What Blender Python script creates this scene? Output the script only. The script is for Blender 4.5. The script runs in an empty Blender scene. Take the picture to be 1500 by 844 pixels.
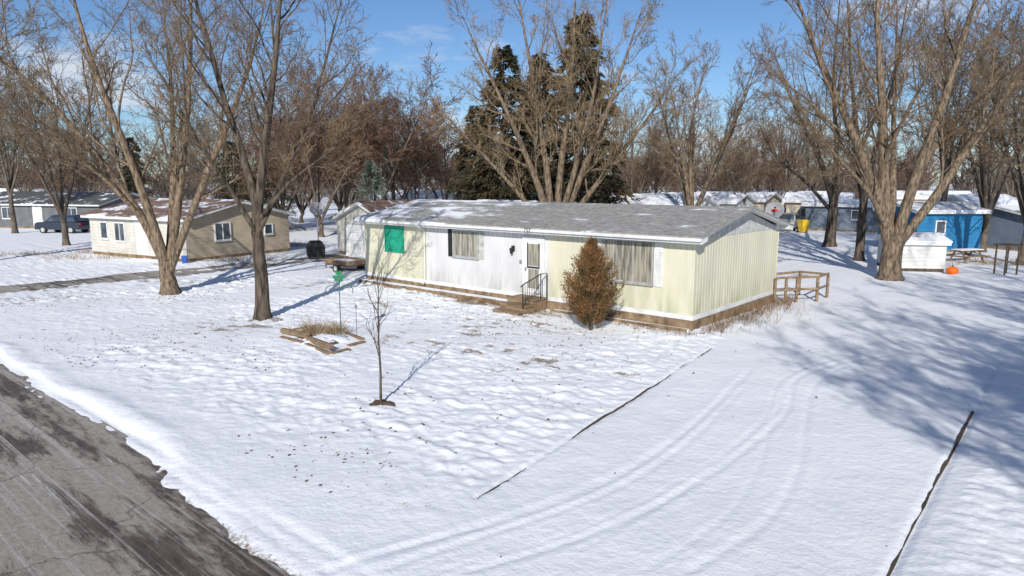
import bpy, bmesh, math, random
import numpy as np
from mathutils import Vector, Matrix
random.seed(7)
scene=bpy.context.scene
COL=scene.collection
H=4.65
CT,ST=math.cos(math.radians(8.81)),math.sin(math.radians(8.81))
def W(u,v):            # survey: photo pixel -> point on the ground plane
    dv=(v-422)/1000.; s=H/(ST+CT*dv)
    return (s*(u-750)/1000., s*(CT-ST*dv))
def FX(u,Y):           # lateral position at distance Y
    return ((u-750)/1000.*(CT*Y+.5), Y)
C=np.array([5.6,20.8]); A=np.array([.7587,-.6514]); B=np.array([.6514,.7587])
ROT=math.atan2(A[1],A[0])
def AB(a,b): p=C+a*A+b*B; return (float(p[0]),float(p[1]))
def toAB(x,y):
    return ((x-C[0])*A[0]+(y-C[1])*A[1],(x-C[0])*B[0]+(y-C[1])*B[1])

# ---------------------------------------------------------------- materials
def newmat(name):
    m=bpy.data.materials.new(name); m.use_nodes=True
    nt=m.node_tree; b=nt.nodes['Principled BSDF']; return m,nt,b
def c4(c): return (c[0],c[1],c[2],1)
def mat(name,c1,c2=None,rough=.8,scale=4,detail=5,stretch=(1,1,1),bump=0,bscale=None,metal=0,lo=.35,hi=.65,spec=.3,stain=None):
    m,nt,b=newmat(name)
    b.inputs['Roughness'].default_value=rough; b.inputs['Metallic'].default_value=metal
    b.inputs['Specular IOR Level'].default_value=spec
    if c2 is None: c2=tuple(x*.8 for x in c1)
    tc=nt.nodes.new('ShaderNodeTexCoord'); mp=nt.nodes.new('ShaderNodeMapping')
    mp.inputs['Scale'].default_value=stretch
    nt.links.new(tc.outputs['Object'],mp.inputs['Vector'])
    n=nt.nodes.new('ShaderNodeTexNoise'); n.inputs['Scale'].default_value=scale; n.inputs['Detail'].default_value=detail
    nt.links.new(mp.outputs['Vector'],n.inputs['Vector'])
    r=nt.nodes.new('ShaderNodeValToRGB'); r.color_ramp.elements[0].position=lo; r.color_ramp.elements[1].position=hi
    r.color_ramp.elements[0].color=c4(c1); r.color_ramp.elements[1].color=c4(c2)
    nt.links.new(n.outputs['Fac'],r.inputs['Fac']); out=r.outputs['Color']
    if stain:   # (colour, z0, z1): grime that grows downwards
        sx=nt.nodes.new('ShaderNodeSeparateXYZ'); nt.links.new(tc.outputs['Object'],sx.inputs[0])
        mr=nt.nodes.new('ShaderNodeMapRange'); mr.inputs['From Min'].default_value=stain[2]; mr.inputs['From Max'].default_value=stain[1]; nt.links.new(sx.outputs['Z'],mr.inputs['Value'])
        n4=nt.nodes.new('ShaderNodeTexNoise'); n4.inputs['Scale'].default_value=2.2; n4.inputs['Detail'].default_value=8
        mp4=nt.nodes.new('ShaderNodeMapping'); mp4.inputs['Scale'].default_value=(1.5,1.5,.4); nt.links.new(tc.outputs['Object'],mp4.inputs['Vector']); nt.links.new(mp4.outputs['Vector'],n4.inputs['Vector'])
        r4=nt.nodes.new('ShaderNodeValToRGB'); r4.color_ramp.elements[0].position=.4; r4.color_ramp.elements[1].position=.68; nt.links.new(n4.outputs['Fac'],r4.inputs['Fac'])
        mu=nt.nodes.new('ShaderNodeMath'); mu.operation='MULTIPLY'; nt.links.new(mr.outputs[0],mu.inputs[0]); nt.links.new(r4.outputs['Color'],mu.inputs[1])
        mx=nt.nodes.new('ShaderNodeMix'); mx.data_type='RGBA'; nt.links.new(mu.outputs[0],mx.inputs['Factor']); nt.links.new(out,mx.inputs['A']); mx.inputs['B'].default_value=c4(stain[0]); out=mx.outputs['Result']
    nt.links.new(out,b.inputs['Base Color'])
    if bump:
        n2=nt.nodes.new('ShaderNodeTexNoise'); n2.inputs['Scale'].default_value=bscale or scale*3; n2.inputs['Detail'].default_value=6
        nt.links.new(mp.outputs['Vector'],n2.inputs['Vector'])
        bp=nt.nodes.new('ShaderNodeBump'); bp.inputs['Strength'].default_value=bump; bp.inputs['Distance'].default_value=.03
        nt.links.new(n2.outputs['Fac'],bp.inputs['Height']); nt.links.new(bp.outputs['Normal'],b.inputs['Normal'])
    return m
def lapmat(name,c1,c2,step=.2,axis='Z'):
    m=mat(name,c1,c2,rough=.6,scale=1.5); nt=m.node_tree; b=nt.nodes['Principled BSDF']
    tc=nt.nodes.new('ShaderNodeTexCoord'); sx=nt.nodes.new('ShaderNodeSeparateXYZ')
    nt.links.new(tc.outputs['Object'],sx.inputs[0])
    mm=nt.nodes.new('ShaderNodeMath'); mm.operation='MULTIPLY'; mm.inputs[1].default_value=1/step
    nt.links.new(sx.outputs[axis],mm.inputs[0])
    fr=nt.nodes.new('ShaderNodeMath'); fr.operation='FRACT'; nt.links.new(mm.outputs[0],fr.inputs[0])
    bp=nt.nodes.new('ShaderNodeBump'); bp.inputs['Strength'].default_value=.8; bp.inputs['Distance'].default_value=.03; bp.invert=True
    nt.links.new(fr.outputs[0],bp.inputs['Height']); nt.links.new(bp.outputs['Normal'],b.inputs['Normal'])
    return m
def snowroof(name,under1,under2,lo=.45,hi=.52,stretch=(1,1,1),scale=.8,shingle=True,xg=None):
    m,nt,b=newmat(name); b.inputs['Roughness'].default_value=.85
    tc=nt.nodes.new('ShaderNodeTexCoord'); mp=nt.nodes.new('ShaderNodeMapping'); mp.inputs['Scale'].default_value=stretch
    nt.links.new(tc.outputs['Object'],mp.inputs['Vector'])
    n=nt.nodes.new('ShaderNodeTexNoise'); n.inputs['Scale'].default_value=scale; n.inputs['Detail'].default_value=10; n.inputs['Roughness'].default_value=.68
    nt.links.new(mp.outputs['Vector'],n.inputs['Vector'])
    src0=n.outputs['Fac']
    if xg:
        sx=nt.nodes.new('ShaderNodeSeparateXYZ'); nt.links.new(tc.outputs['Object'],sx.inputs[0])
        mr=nt.nodes.new('ShaderNodeMapRange'); mr.inputs['From Min'].default_value=xg[0]; mr.inputs['From Max'].default_value=xg[1]; mr.inputs['To Min'].default_value=xg[2]; mr.inputs['To Max'].default_value=xg[3]
        nt.links.new(sx.outputs['X'],mr.inputs['Value'])
        ad=nt.nodes.new('ShaderNodeMath'); ad.operation='ADD'; nt.links.new(src0,ad.inputs[0]); nt.links.new(mr.outputs[0],ad.inputs[1]); src0=ad.outputs[0]
    r=nt.nodes.new('ShaderNodeValToRGB'); r.color_ramp.elements[0].position=lo; r.color_ramp.elements[1].position=hi
    nt.links.new(src0,r.inputs['Fac'])
    n2=nt.nodes.new('ShaderNodeTexNoise'); n2.inputs['Scale'].default_value=5; n2.inputs['Detail'].default_value=10; n2.inputs['Roughness'].default_value=.75
    nt.links.new(tc.outputs['Object'],n2.inputs['Vector'])
    r2=nt.nodes.new('ShaderNodeValToRGB'); r2.color_ramp.elements[0].position=.35; r2.color_ramp.elements[1].position=.65
    r2.color_ramp.elements[0].color=c4(under1); r2.color_ramp.elements[1].color=c4(under2)
    nt.links.new(n2.outputs['Fac'],r2.inputs['Fac'])
    src=r2.outputs['Color']
    if shingle:
        br=nt.nodes.new('ShaderNodeTexBrick'); br.inputs['Scale'].default_value=1; br.inputs['Brick Width'].default_value=.33
        br.inputs['Row Height'].default_value=.14; br.inputs['Mortar Size'].default_value=.008
        br.inputs['Color1'].default_value=(1,1,1,1); br.inputs['Color2'].default_value=(.86,.86,.86,1); br.inputs['Mortar'].default_value=(.62,.62,.62,1)
        nt.links.new(tc.outputs['Object'],br.inputs['Vector'])
        mu=nt.nodes.new('ShaderNodeMix'); mu.data_type='RGBA'; mu.blend_type='MULTIPLY'; mu.inputs['Factor'].default_value=1
        nt.links.new(src,mu.inputs['A']); nt.links.new(br.outputs['Color'],mu.inputs['B']); src=mu.outputs['Result']
    mx=nt.nodes.new('ShaderNodeMix'); mx.data_type='RGBA'
    nt.links.new(r.outputs['Color'],mx.inputs['Factor']); nt.links.new(src,mx.inputs['A']); mx.inputs['B'].default_value=(.80,.82,.86,1)
    nt.links.new(mx.outputs['Result'],b.inputs['Base Color'])
    bp=nt.nodes.new('ShaderNodeBump'); bp.inputs['Strength'].default_value=.5; bp.inputs['Distance'].default_value=.04
    nt.links.new(n.outputs['Fac'],bp.inputs['Height']); nt.links.new(bp.outputs['Normal'],b.inputs['Normal'])
    return m
M_bark=mat('bark',(.065,.048,.034),(.26,.195,.13),rough=.95,scale=6,stretch=(2,2,.5),bump=1,bscale=14)
M_barkdark=mat('dark_bark',(.022,.019,.016),(.14,.108,.078),rough=.95,scale=4,stretch=(2,2,.4),bump=1,bscale=14)
M_twig=mat('twig_bark',(.11,.077,.048),(.26,.185,.11),rough=.95,scale=1.5)
M_twigred=mat('red_twig_bark',(.125,.068,.046),(.24,.145,.095),rough=.95,scale=1.5)
M_barkfar=mat('grey_bark',(.075,.06,.048),(.16,.125,.095),rough=.95,scale=2)
M_spruce=mat('spruce_needles',(.020,.030,.014),(.10,.068,.035),rough=.9,scale=.55,detail=6,lo=.36,hi=.64)
M_cedar=mat('cedar_foliage',(.055,.055,.022),(.25,.13,.055),rough=.9,scale=2.2,detail=6,lo=.32,hi=.6)
M_bluegreen=mat('snowy_needles',(.05,.07,.045),(.25,.28,.25),rough=.9,scale=1.5,lo=.4,hi=.7)
M_cream=mat('cream_siding',(.62,.595,.455),(.53,.51,.40),rough=.5,scale=1.2,stretch=(1,1,.35),lo=.3,hi=.7,stain=((.38,.39,.25),.4,1.9))
M_whitesid=mat('white_siding',(.62,.62,.62),(.50,.50,.50),rough=.45,scale=1.6,stretch=(1,1,.3),lo=.35,hi=.75,stain=((.38,.37,.33),.4,1.4))
M_white=mat('white_paint',(.72,.72,.71),(.58,.58,.57),rough=.5,scale=3)
M_oldwhite=mat('weathered_white_paint',(.56,.56,.54),(.36,.36,.34),rough=.7,scale=5,detail=8)
M_wood=mat('weathered_wood',(.14,.09,.05),(.31,.225,.145),rough=.9,scale=5,stretch=(.4,3,3),bump=.5)
M_woodtan=mat('tan_skirting',(.30,.22,.135),(.13,.085,.05),rough=.9,scale=3,detail=9,bump=.3)
M_darkwood=mat('dark_wood',(.05,.038,.03),(.12,.09,.065),rough=.9,scale=7,bump=.5)
M_black=mat('black_iron',(.015,.015,.016),(.03,.03,.03),rough=.5)
M_dark=mat('dark_rubber',(.02,.02,.02),(.035,.035,.035),rough=.8)
M_green=mat('green_board',(.01,.33,.20),(.015,.25,.15),rough=.5,scale=3)
M_clover=mat('green_metal',(.01,.2,.07),(.015,.13,.05),rough=.4)
M_teal=mat('teal_metal',(.03,.14,.10),(.04,.09,.07),rough=.5)
M_orange=mat('orange_plastic',(.8,.16,.015),(.65,.11,.01),rough=.4)
M_yellow=mat('yellow_plastic',(.75,.5,.03),(.6,.4,.03),rough=.4)
M_snow=mat('snow_cap',(.80,.82,.86),(.72,.75,.80),rough=.8,scale=3,bump=.3)
M_tan=lapmat('tan_siding',(.47,.39,.28),(.40,.33,.235))
M_pale=lapmat('pale_siding',(.58,.56,.50),(.48,.46,.41))
M_greysid=lapmat('grey_siding',(.15,.155,.16),(.11,.115,.12))
M_blue=lapmat('blue_siding',(.02,.17,.34),(.015,.13,.28),.25)
M_slate=lapmat('slate_siding',(.14,.18,.23),(.11,.14,.18))
M_whitelap=lapmat('white_lap_siding',(.66,.655,.63),(.56,.555,.53))
M_beigelap=lapmat('beige_lap_siding',(.52,.47,.38),(.43,.385,.31))
M_roof=snowroof('grey_shingles_with_snow',(.20,.192,.178),(.43,.415,.385),.575,.66,stretch=(.40,1.3,1),scale=1.1,xg=(-16,-5,.13,-.03))
M_roofbrown=snowroof('brown_shingles_with_snow',(.15,.09,.065),(.25,.16,.12),.52,.58,scale=.8,stretch=(.6,1,1))
M_roofsnow=snowroof('snow_covered_roof',(.2,.19,.18),(.3,.28,.26),.36,.44,scale=.6)
M_roofdark=snowroof('dark_shingles_with_snow',(.06,.06,.06),(.1,.1,.1),.56,.62,scale=.7)
M_glass=mat('window_glass',(.03,.04,.05),(.09,.11,.13),rough=.08,scale=2,spec=.6)
M_curtain=mat('window_glass_with_curtain',(.34,.315,.25),(.13,.12,.10),rough=.15,scale=2.5,stretch=(6,6,.5),spec=.6,lo=.42,hi=.62)
M_alu=mat('aluminium',(.5,.5,.49),(.38,.38,.37),rough=.45,metal=.3)
M_grey=mat('grey_metal',(.28,.29,.3),(.2,.2,.21),rough=.5)
M_red=mat('red_paint',(.5,.03,.02),rough=.5)
M_straw=mat('dry_grass',(.36,.26,.14),(.20,.13,.065),rough=.95,scale=3)
M_leaf=mat('dead_leaf',(.17,.085,.04),(.08,.045,.025),rough=.9,scale=2)
M_soil=mat('soil',(.08,.055,.038),(.15,.105,.07),rough=1,scale=12,bump=1)
M_carpaint=mat('dark_blue_car_paint',(.025,.035,.055),(.02,.03,.05),rough=.2,spec=.6)
M_carsilver=mat('silver_car_paint',(.35,.36,.38),(.3,.31,.33),rough=.25,spec=.6)
M_lamp=mat('lamp_glass',(.6,.55,.5),rough=.1)
M_rust=mat('rusty_metal',(.16,.08,.045),(.08,.06,.05),rough=.8,scale=6)

# ---------------------------------------------------------------- mesh helpers
class MB:
    def __init__(s): s.v=[];s.f=[];s.m=[]
    def add(s,vs,fs,m=0):
        o=len(s.v); s.v+=[tuple(p) for p in vs]; s.f+=[tuple(i+o for i in f) for f in fs]; s.m+=[m]*len(fs)
    def box(s,x0,x1,y0,y1,z0,z1,m=0):
        s.add([(x0,y0,z0),(x1,y0,z0),(x1,y1,z0),(x0,y1,z0),(x0,y0,z1),(x1,y0,z1),(x1,y1,z1),(x0,y1,z1)],
              [(3,2,1,0),(4,5,6,7),(0,1,5,4),(1,2,6,5),(2,3,7,6),(3,0,4,7)],m)
    def bar(s,p0,p1,w,h,m=0):
        p0=Vector(p0);p1=Vector(p1);d=(p1-p0).normalized()
        up=Vector((0,0,1)) if abs(d.z)<.9 else Vector((1,0,0))
        x=d.cross(up).normalized()*w/2; y=x.cross(d).normalized()*h/2
        vs=[p+a*x+b*y for p in(p0,p1) for a,b in((-1,-1),(1,-1),(1,1),(-1,1))]
        s.add(vs,[(0,1,2,3),(7,6,5,4),(0,4,5,1),(1,5,6,2),(2,6,7,3),(3,7,4,0)],m)
    def tube(s,pts,r,n=8,m=0):
        pts=[Vector(p) for p in pts]; k=len(pts)
        rs=r if isinstance(r,(list,tuple)) else [r]*k
        vs=[];ref=None
        for i,p in enumerate(pts):
            d=(pts[min(i+1,k-1)]-pts[max(i-1,0)]).normalized()
            if ref is None: ref=Vector((1,0,0)) if abs(d.x)<.8 else Vector((0,1,0))
            x=d.cross(ref).normalized(); y=d.cross(x).normalized()
            for j in range(n):
                t=2*math.pi*j/n; vs.append(p+rs[i]*(math.cos(t)*x+math.sin(t)*y))
        fs=[(i*n+j,i*n+(j+1)%n,(i+1)*n+(j+1)%n,(i+1)*n+j) for i in range(k-1) for j in range(n)]
        fs+=[tuple(range(n))[::-1],tuple((k-1)*n+j for j in range(n))]
        s.add(vs,fs,m)
    def ext(s,poly,t0,t1,axis='x',m=0):
        n=len(poly)
        if axis=='x': vs=[(t,p[0],p[1]) for t in(t0,t1) for p in poly]
        elif axis=='y': vs=[(p[0],t,p[1]) for t in(t0,t1) for p in poly]
        else: vs=[(p[0],p[1],t) for t in(t0,t1) for p in poly]
        fs=[tuple(range(n)),tuple(range(2*n-1,n-1,-1))]+[(i,i+n,(i+1)%n+n,(i+1)%n) for i in range(n)]
        s.add(vs,fs,m)
    def obj(s,name,mats,parent=None,smooth=False,bevel=0,loc=None,rotz=0):
        me=bpy.data.meshes.new(name); me.from_pydata(s.v,[],s.f)
        if not isinstance(mats,(list,tuple)): mats=[mats]
        for m in mats: me.materials.append(m)
        me.polygons.foreach_set('material_index',s.m)
        bm=bmesh.new(); bm.from_mesh(me); bmesh.ops.recalc_face_normals(bm,faces=bm.faces); bm.to_mesh(me); bm.free()
        if smooth: me.polygons.foreach_set('use_smooth',[True]*len(me.polygons))
        o=bpy.data.objects.new(name,me); COL.objects.link(o)
        if parent: o.parent=parent
        if loc is not None: o.location=loc; o.rotation_euler[2]=rotz
        if bevel:
            b=o.modifiers.new('Bevel','BEVEL'); b.width=bevel; b.segments=2; b.limit_method='ANGLE'
        return o
def tag(o,label,cat,group=None):
    o['label']=label; o['category']=cat
    if group: o['group']=group
    return o
def empty(name,loc,rotz=0,label='',cat='',group=None):
    e=bpy.data.objects.new(name,None); COL.objects.link(e); e.empty_display_size=.2
    e.location=(loc[0],loc[1],loc[2] if len(loc)>2 else 0); e.rotation_euler[2]=rotz
    return tag(e,label,cat,group)
def copy_thing(src,loc,rotz=0,scale=1,label=None):
    e=src.copy(); COL.objects.link(e)
    e.location=(loc[0],loc[1],loc[2] if len(loc)>2 else 0); e.rotation_euler[2]=rotz
    e.scale=scale if isinstance(scale,tuple) else (scale,)*3
    if label: e['label']=label
    def rec(s,d):
        for ch in s.children:
            if ch==d: continue
            c=ch.copy(); COL.objects.link(c); c.parent=d; rec(ch,c)
    rec(src,e)
    return e
def np_obj(name,V,F,mats,parent=None,smooth=False,midx=None):
    me=bpy.data.meshes.new(name); n=F.shape[1]
    me.vertices.add(len(V)); me.vertices.foreach_set('co',np.ascontiguousarray(V,dtype=np.float32).ravel())
    me.loops.add(F.size); me.loops.foreach_set('vertex_index',np.ascontiguousarray(F,dtype=np.int32).ravel())
    me.polygons.add(len(F)); me.polygons.foreach_set('loop_start',np.arange(0,F.size,n,dtype=np.int32))
    me.polygons.foreach_set('loop_total',np.full(len(F),n,dtype=np.int32))
    me.update(calc_edges=True)
    for m in (mats if isinstance(mats,(list,tuple)) else [mats]): me.materials.append(m)
    if midx is not None: me.polygons.foreach_set('material_index',midx.astype(np.int32))
    if smooth: me.polygons.foreach_set('use_smooth',np.ones(len(F),dtype=bool))
    o=bpy.data.objects.new(name,me); COL.objects.link(o)
    if parent: o.parent=parent
    return o

# ---------------------------------------------------------------- noise
def _h(x,y,s):
    h=(x*374761393+y*668265263+s*974711)&0xffffffff
    h=((h^(h>>13))*1274126177)&0xffffffff
    return ((h^(h>>16))&0xffff)/65535.
def vn(x,y,s=0):
    x=np.asarray(x,float)+1000; y=np.asarray(y,float)+1000
    xi=np.floor(x).astype(np.int64); yi=np.floor(y).astype(np.int64); fx=x-xi; fy=y-yi
    fx=fx*fx*(3-2*fx); fy=fy*fy*(3-2*fy)
    return (_h(xi,yi,s)*(1-fx)+_h(xi+1,yi,s)*fx)*(1-fy)+(_h(xi,yi+1,s)*(1-fx)+_h(xi+1,yi+1,s)*fx)*fy
def sst(x,a,b):
    t=np.clip((x-a)/(b-a),0,1); return t*t*(3-2*t)
def pdist(a,b,pl):
    d=np.full(np.shape(a),1e9)
    for (x0,y0),(x1,y1) in zip(pl[:-1],pl[1:]):
        dx,dy=x1-x0,y1-y0; t=np.clip(((a-x0)*dx+(b-y0)*dy)/(dx*dx+dy*dy),0,1)
        d=np.minimum(d,np.hypot(a-x0-t*dx,b-y0-t*dy))
    return d
def smooth_pl(pl,n=4):
    pts=[]
    for i in range(len(pl)-1):
        p0=pl[max(i-1,0)];p1=pl[i];p2=pl[i+1];p3=pl[min(i+2,len(pl)-1)]
        for k in range(n):
            t=k/n
            pts.append(tuple(.5*((2*p1[j])+(-p0[j]+p2[j])*t+(2*p0[j]-5*p1[j]+4*p2[j]-p3[j])*t*t+(-p0[j]+3*p1[j]-3*p2[j]+p3[j])*t**3) for j in(0,1)))
    return pts+[pl[-1]]
def trk(px): return smooth_pl([toAB(*W(u,v)) for u,v in px])
TRACKS=[(trk([(480,842),(640,795),(800,745),(930,685),(1040,605),(1100,545)]),.07,.014),
        (trk([(690,844),(900,775),(1060,685),(1150,610),(1165,560),(1230,535),(1330,520)]),.065,.016),
        (trk([(650,844),(860,778),(1020,695),(1120,615),(1140,565),(1200,535),(1300,515)]),.04,.010),
        (trk([(850,812),(980,735),(1100,640),(1160,585)]),.045,.010),
        (trk([(560,842),(760,775),(900,722),(1010,650),(1090,570)]),.055,.011),
        (trk([(1010,844),(1120,770),(1170,690),(1180,620),(1200,560),(1280,520)]),.06,.012),
        (trk([(940,844),(1060,765),(1110,690),(1130,625),(1150,575)]),.045,.009),
        (trk([(450,844),(620,800),(760,765),(890,712),(1000,640),(1080,560)]),.045,.009)]
LEFTEDGE=[(2.75,-12.6),(1.4,-1.6)]
RIGHTEDGE=[(7.85,-14.5),(7.7,2.5)]
rF=random.Random(12); FEET=[]
for st_,en_,nn in[((-5.6,-2.2),(1.0,-3.2),9),((-3,-13),(-6.0,-2.6),16),((-6.4,-2.4),(-12,-8),12)]:
    for i in range(nn):
        t=(i+.5)/nn; FEET.append((st_[0]+(en_[0]-st_[0])*t+(.12 if i%2 else -.12)+rF.uniform(-.07,.07),st_[1]+(en_[1]-st_[1])*t+rF.uniform(-.1,.1)))
def drive_a(b): return 2.75+(b+12.6)/11*(-1.35)
def zfun(a,b):
    a=np.asarray(a,float); b=np.asarray(b,float)
    r=np.hypot(a+8,b+6)
    near=1-sst(r,30,60)
    big=(vn(a*.12,b*.12,1)-.5)*.10+(vn(a*.5,b*.5,2)-.5)*.04
    lump=(vn(a*2.6,b*3.8,3)-.5)*.032+(vn(a*5.6,b*7.6,4)-.5)*.036+(vn(a*11,b*13,5)-.5)*.022
    l2=np.maximum(vn(a*2.6+7,b*4.2,6)-.58,0)*.11
    soft=(vn(a*1.2,b*1.2,7)-.5)*.02+(vn(a*5,b*5,8)-.5)*.006+(vn(a*12,b*12,9)-.5)*.003
    inyard=sst(-a+drive_a(b),-.3,.6)*sst(b,-14.5,-12.0)
    patch=sst(vn(a*.3,b*.3,9),.2,.6)
    z=.07+near*(big*sst(b,-15,-12)+soft)+near*(lump*(.35+.75*patch)+l2*patch)*(inyard*.9+.10)
    right=sst(a,7.8,8.4)
    z+=near*right*(.05+lump*.8)
    bb=b+(vn(a*.6,b*.3,11)-.5)*.3
    z-=sst(-bb,14.7,14.95)*.06*(1-sst(a,-4,-1)*.7)
    z+=np.exp(-((bb+14.55)/.22)**2)*.05*(vn(a*3,b*3,14)*.9+.3)*(1-sst(a,-4,-1))
    z-=np.exp(-((b+15.12)/.09)**2)*.015+np.exp(-((b+14.86)/.07)**2)*.010
    rag=(vn(a*.5,b*.5,12)-.5)*.30+(vn(a*3,b*3,13)-.5)*.16+(vn(a*9,b*9,18)-.5)*.07
    z-=sst(-(b+rag),15.0,15.7)*.10
    z+=sst(-b,22.5,23.0)*.12
    ra=a+(vn(a*.8,b*.5,15)-.5)*1.0
    dr=sst(ra,-28.6,-28.0)*(1-sst(ra,-25.6,-25.0))*sst(b,-15.5,-15)*(1-sst(b,6,7))
    z-=dr*(.09+.07*(vn(a*1.3,b*.25,16)-.45))
    for pl,w,dp in TRACKS:
        d=pdist(a,b,pl); z-=np.exp(-(d/w)**2)*dp; z+=np.exp(-((d-2*w)/w)**2)*dp*.35
    for fa,fb in FEET:
        d2=((a-fa)/.10)**2+((b-fb)/.15)**2; z-=np.exp(-np.minimum(d2,30)**1.5)*.035
    z-=np.exp(-(pdist(a,b,LEFTEDGE)/.05)**4)*.03+np.exp(-(pdist(a,b,RIGHTEDGE)/.06)**4)*.04
    return z
def axis(segs):
    out=[segs[0][0]]
    for a,b,s in segs:
        n=max(1,int(round((b-a)/s))); out+=list(np.linspace(a,b,n+1)[1:])
    return np.array(out)
gx=axis([(-900,-300,60),(-300,-100,20),(-100,-40,3),(-40,-22,.3),(-22,9.5,.055),(9.5,22,.2),(22,60,2),(60,200,14),(200,1000,60)])
gy=axis([(-80,-30,10),(-30,-17.5,.5),(-17.5,0.6,.05),(.6,14,.22),(14,50,1.5),(50,200,12),(200,1200,60)])
GA,GB=np.meshgrid(gx,gy,indexing='xy')
GZ=zfun(GA,GB)
V=np.stack([C[0]+GA*A[0]+GB*B[0],C[1]+GA*A[1]+GB*B[1],GZ],-1).reshape(-1,3)
nx,ny=len(gx),len(gy)
I=np.arange(nx*ny).reshape(ny,nx)
F=np.stack([I[:-1,:-1],I[:-1,1:],I[1:,1:],I[1:,:-1]],-1).reshape(-1,4)
def snowground():
    m,nt,b=newmat('snow_ground'); L=nt.links
    b.inputs['Roughness'].default_value=.7; b.inputs['Specular IOR Level'].default_value=.25
    tc=nt.nodes.new('ShaderNodeTexCoord')
    at=nt.nodes.new('ShaderNodeAttribute'); at.attribute_name='thin'
    n=nt.nodes.new('ShaderNodeTexNoise'); n.inputs['Scale'].default_value=11; n.inputs['Detail'].default_value=9; n.inputs['Roughness'].default_value=.8
    L.new(tc.outputs['Object'],n.inputs['Vector'])
    ad=nt.nodes.new('ShaderNodeMath'); ad.operation='MULTIPLY_ADD'; L.new(at.outputs['Fac'],ad.inputs[0]); ad.inputs[1].default_value=.5; L.new(n.outputs['Fac'],ad.inputs[2])
    r=nt.nodes.new('ShaderNodeValToRGB'); r.color_ramp.elements[0].position=.79; r.color_ramp.elements[1].position=.93
    L.new(ad.outputs[0],r.inputs['Fac'])
    n3=nt.nodes.new('ShaderNodeTexNoise'); n3.inputs['Scale'].default_value=.9; n3.inputs['Detail'].default_value=9; n3.inputs['Roughness'].default_value=.65
    L.new(tc.outputs['Object'],n3.inputs['Vector'])
    r3=nt.nodes.new('ShaderNodeValToRGB'); r3.color_ramp.elements[0].position=.3; r3.color_ramp.elements[1].position=.7
    r3.color_ramp.elements[0].color=(.77,.79,.825,1); r3.color_ramp.elements[1].color=(.87,.88,.895,1)
    L.new(n3.outputs['Fac'],r3.inputs['Fac'])
    mx=nt.nodes.new('ShaderNodeMix'); mx.data_type='RGBA'; L.new(r.outputs['Color'],mx.inputs['Factor'])
    L.new(r3.outputs['Color'],mx.inputs['A']); mx.inputs['B'].default_value=(.27,.22,.16,1)
    L.new(mx.outputs['Result'],b.inputs['Base Color'])
    n2=nt.nodes.new('ShaderNodeTexNoise'); n2.inputs['Scale'].default_value=9; n2.inputs['Detail'].default_value=10; n2.inputs['Roughness'].default_value=.62
    L.new(tc.outputs['Object'],n2.inputs['Vector'])
    bp=nt.nodes.new('ShaderNodeBump'); bp.inputs['Strength'].default_value=.55; bp.inputs['Distance'].default_value=.04
    L.new(n2.outputs['Fac'],bp.inputs['Height']); L.new(bp.outputs['Normal'],b.inputs['Normal'])
    return m
g=np_obj('ground',V,F,snowground(),smooth=True); g['kind']='structure'
thin=(sst(vn(GA*.35,GB*.35,21),.4,.75)*.42+sst(vn(GA*2.6,GB*3.8,3),.4,.1)*.42)*sst(-GA+drive_a(GB),-.3,.6)*sst(GB,-14.0,-12)*(1-sst(np.hypot(GA+8,GB+4),22,40)*.6)
thin+=np.exp(-((GB+.7)/.5)**2)*(GA<1)*(GA>-17)*.4
thin=np.maximum(thin,sst(GA,-29.5,-28.5)*(1-sst(GA,-25.2,-24))*(GB<8)*.55)
thin=np.maximum(thin,sst(-GB,15.0,15.5)*.75*(1-sst(-GB,22.5,23)))
thin=np.maximum(thin,np.exp(-((GB+15.12)/.12)**2)*.5)
at=g.data.attributes.new('thin','FLOAT','POINT'); at.data.foreach_set('value',thin.astype(np.float32).ravel())

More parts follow.
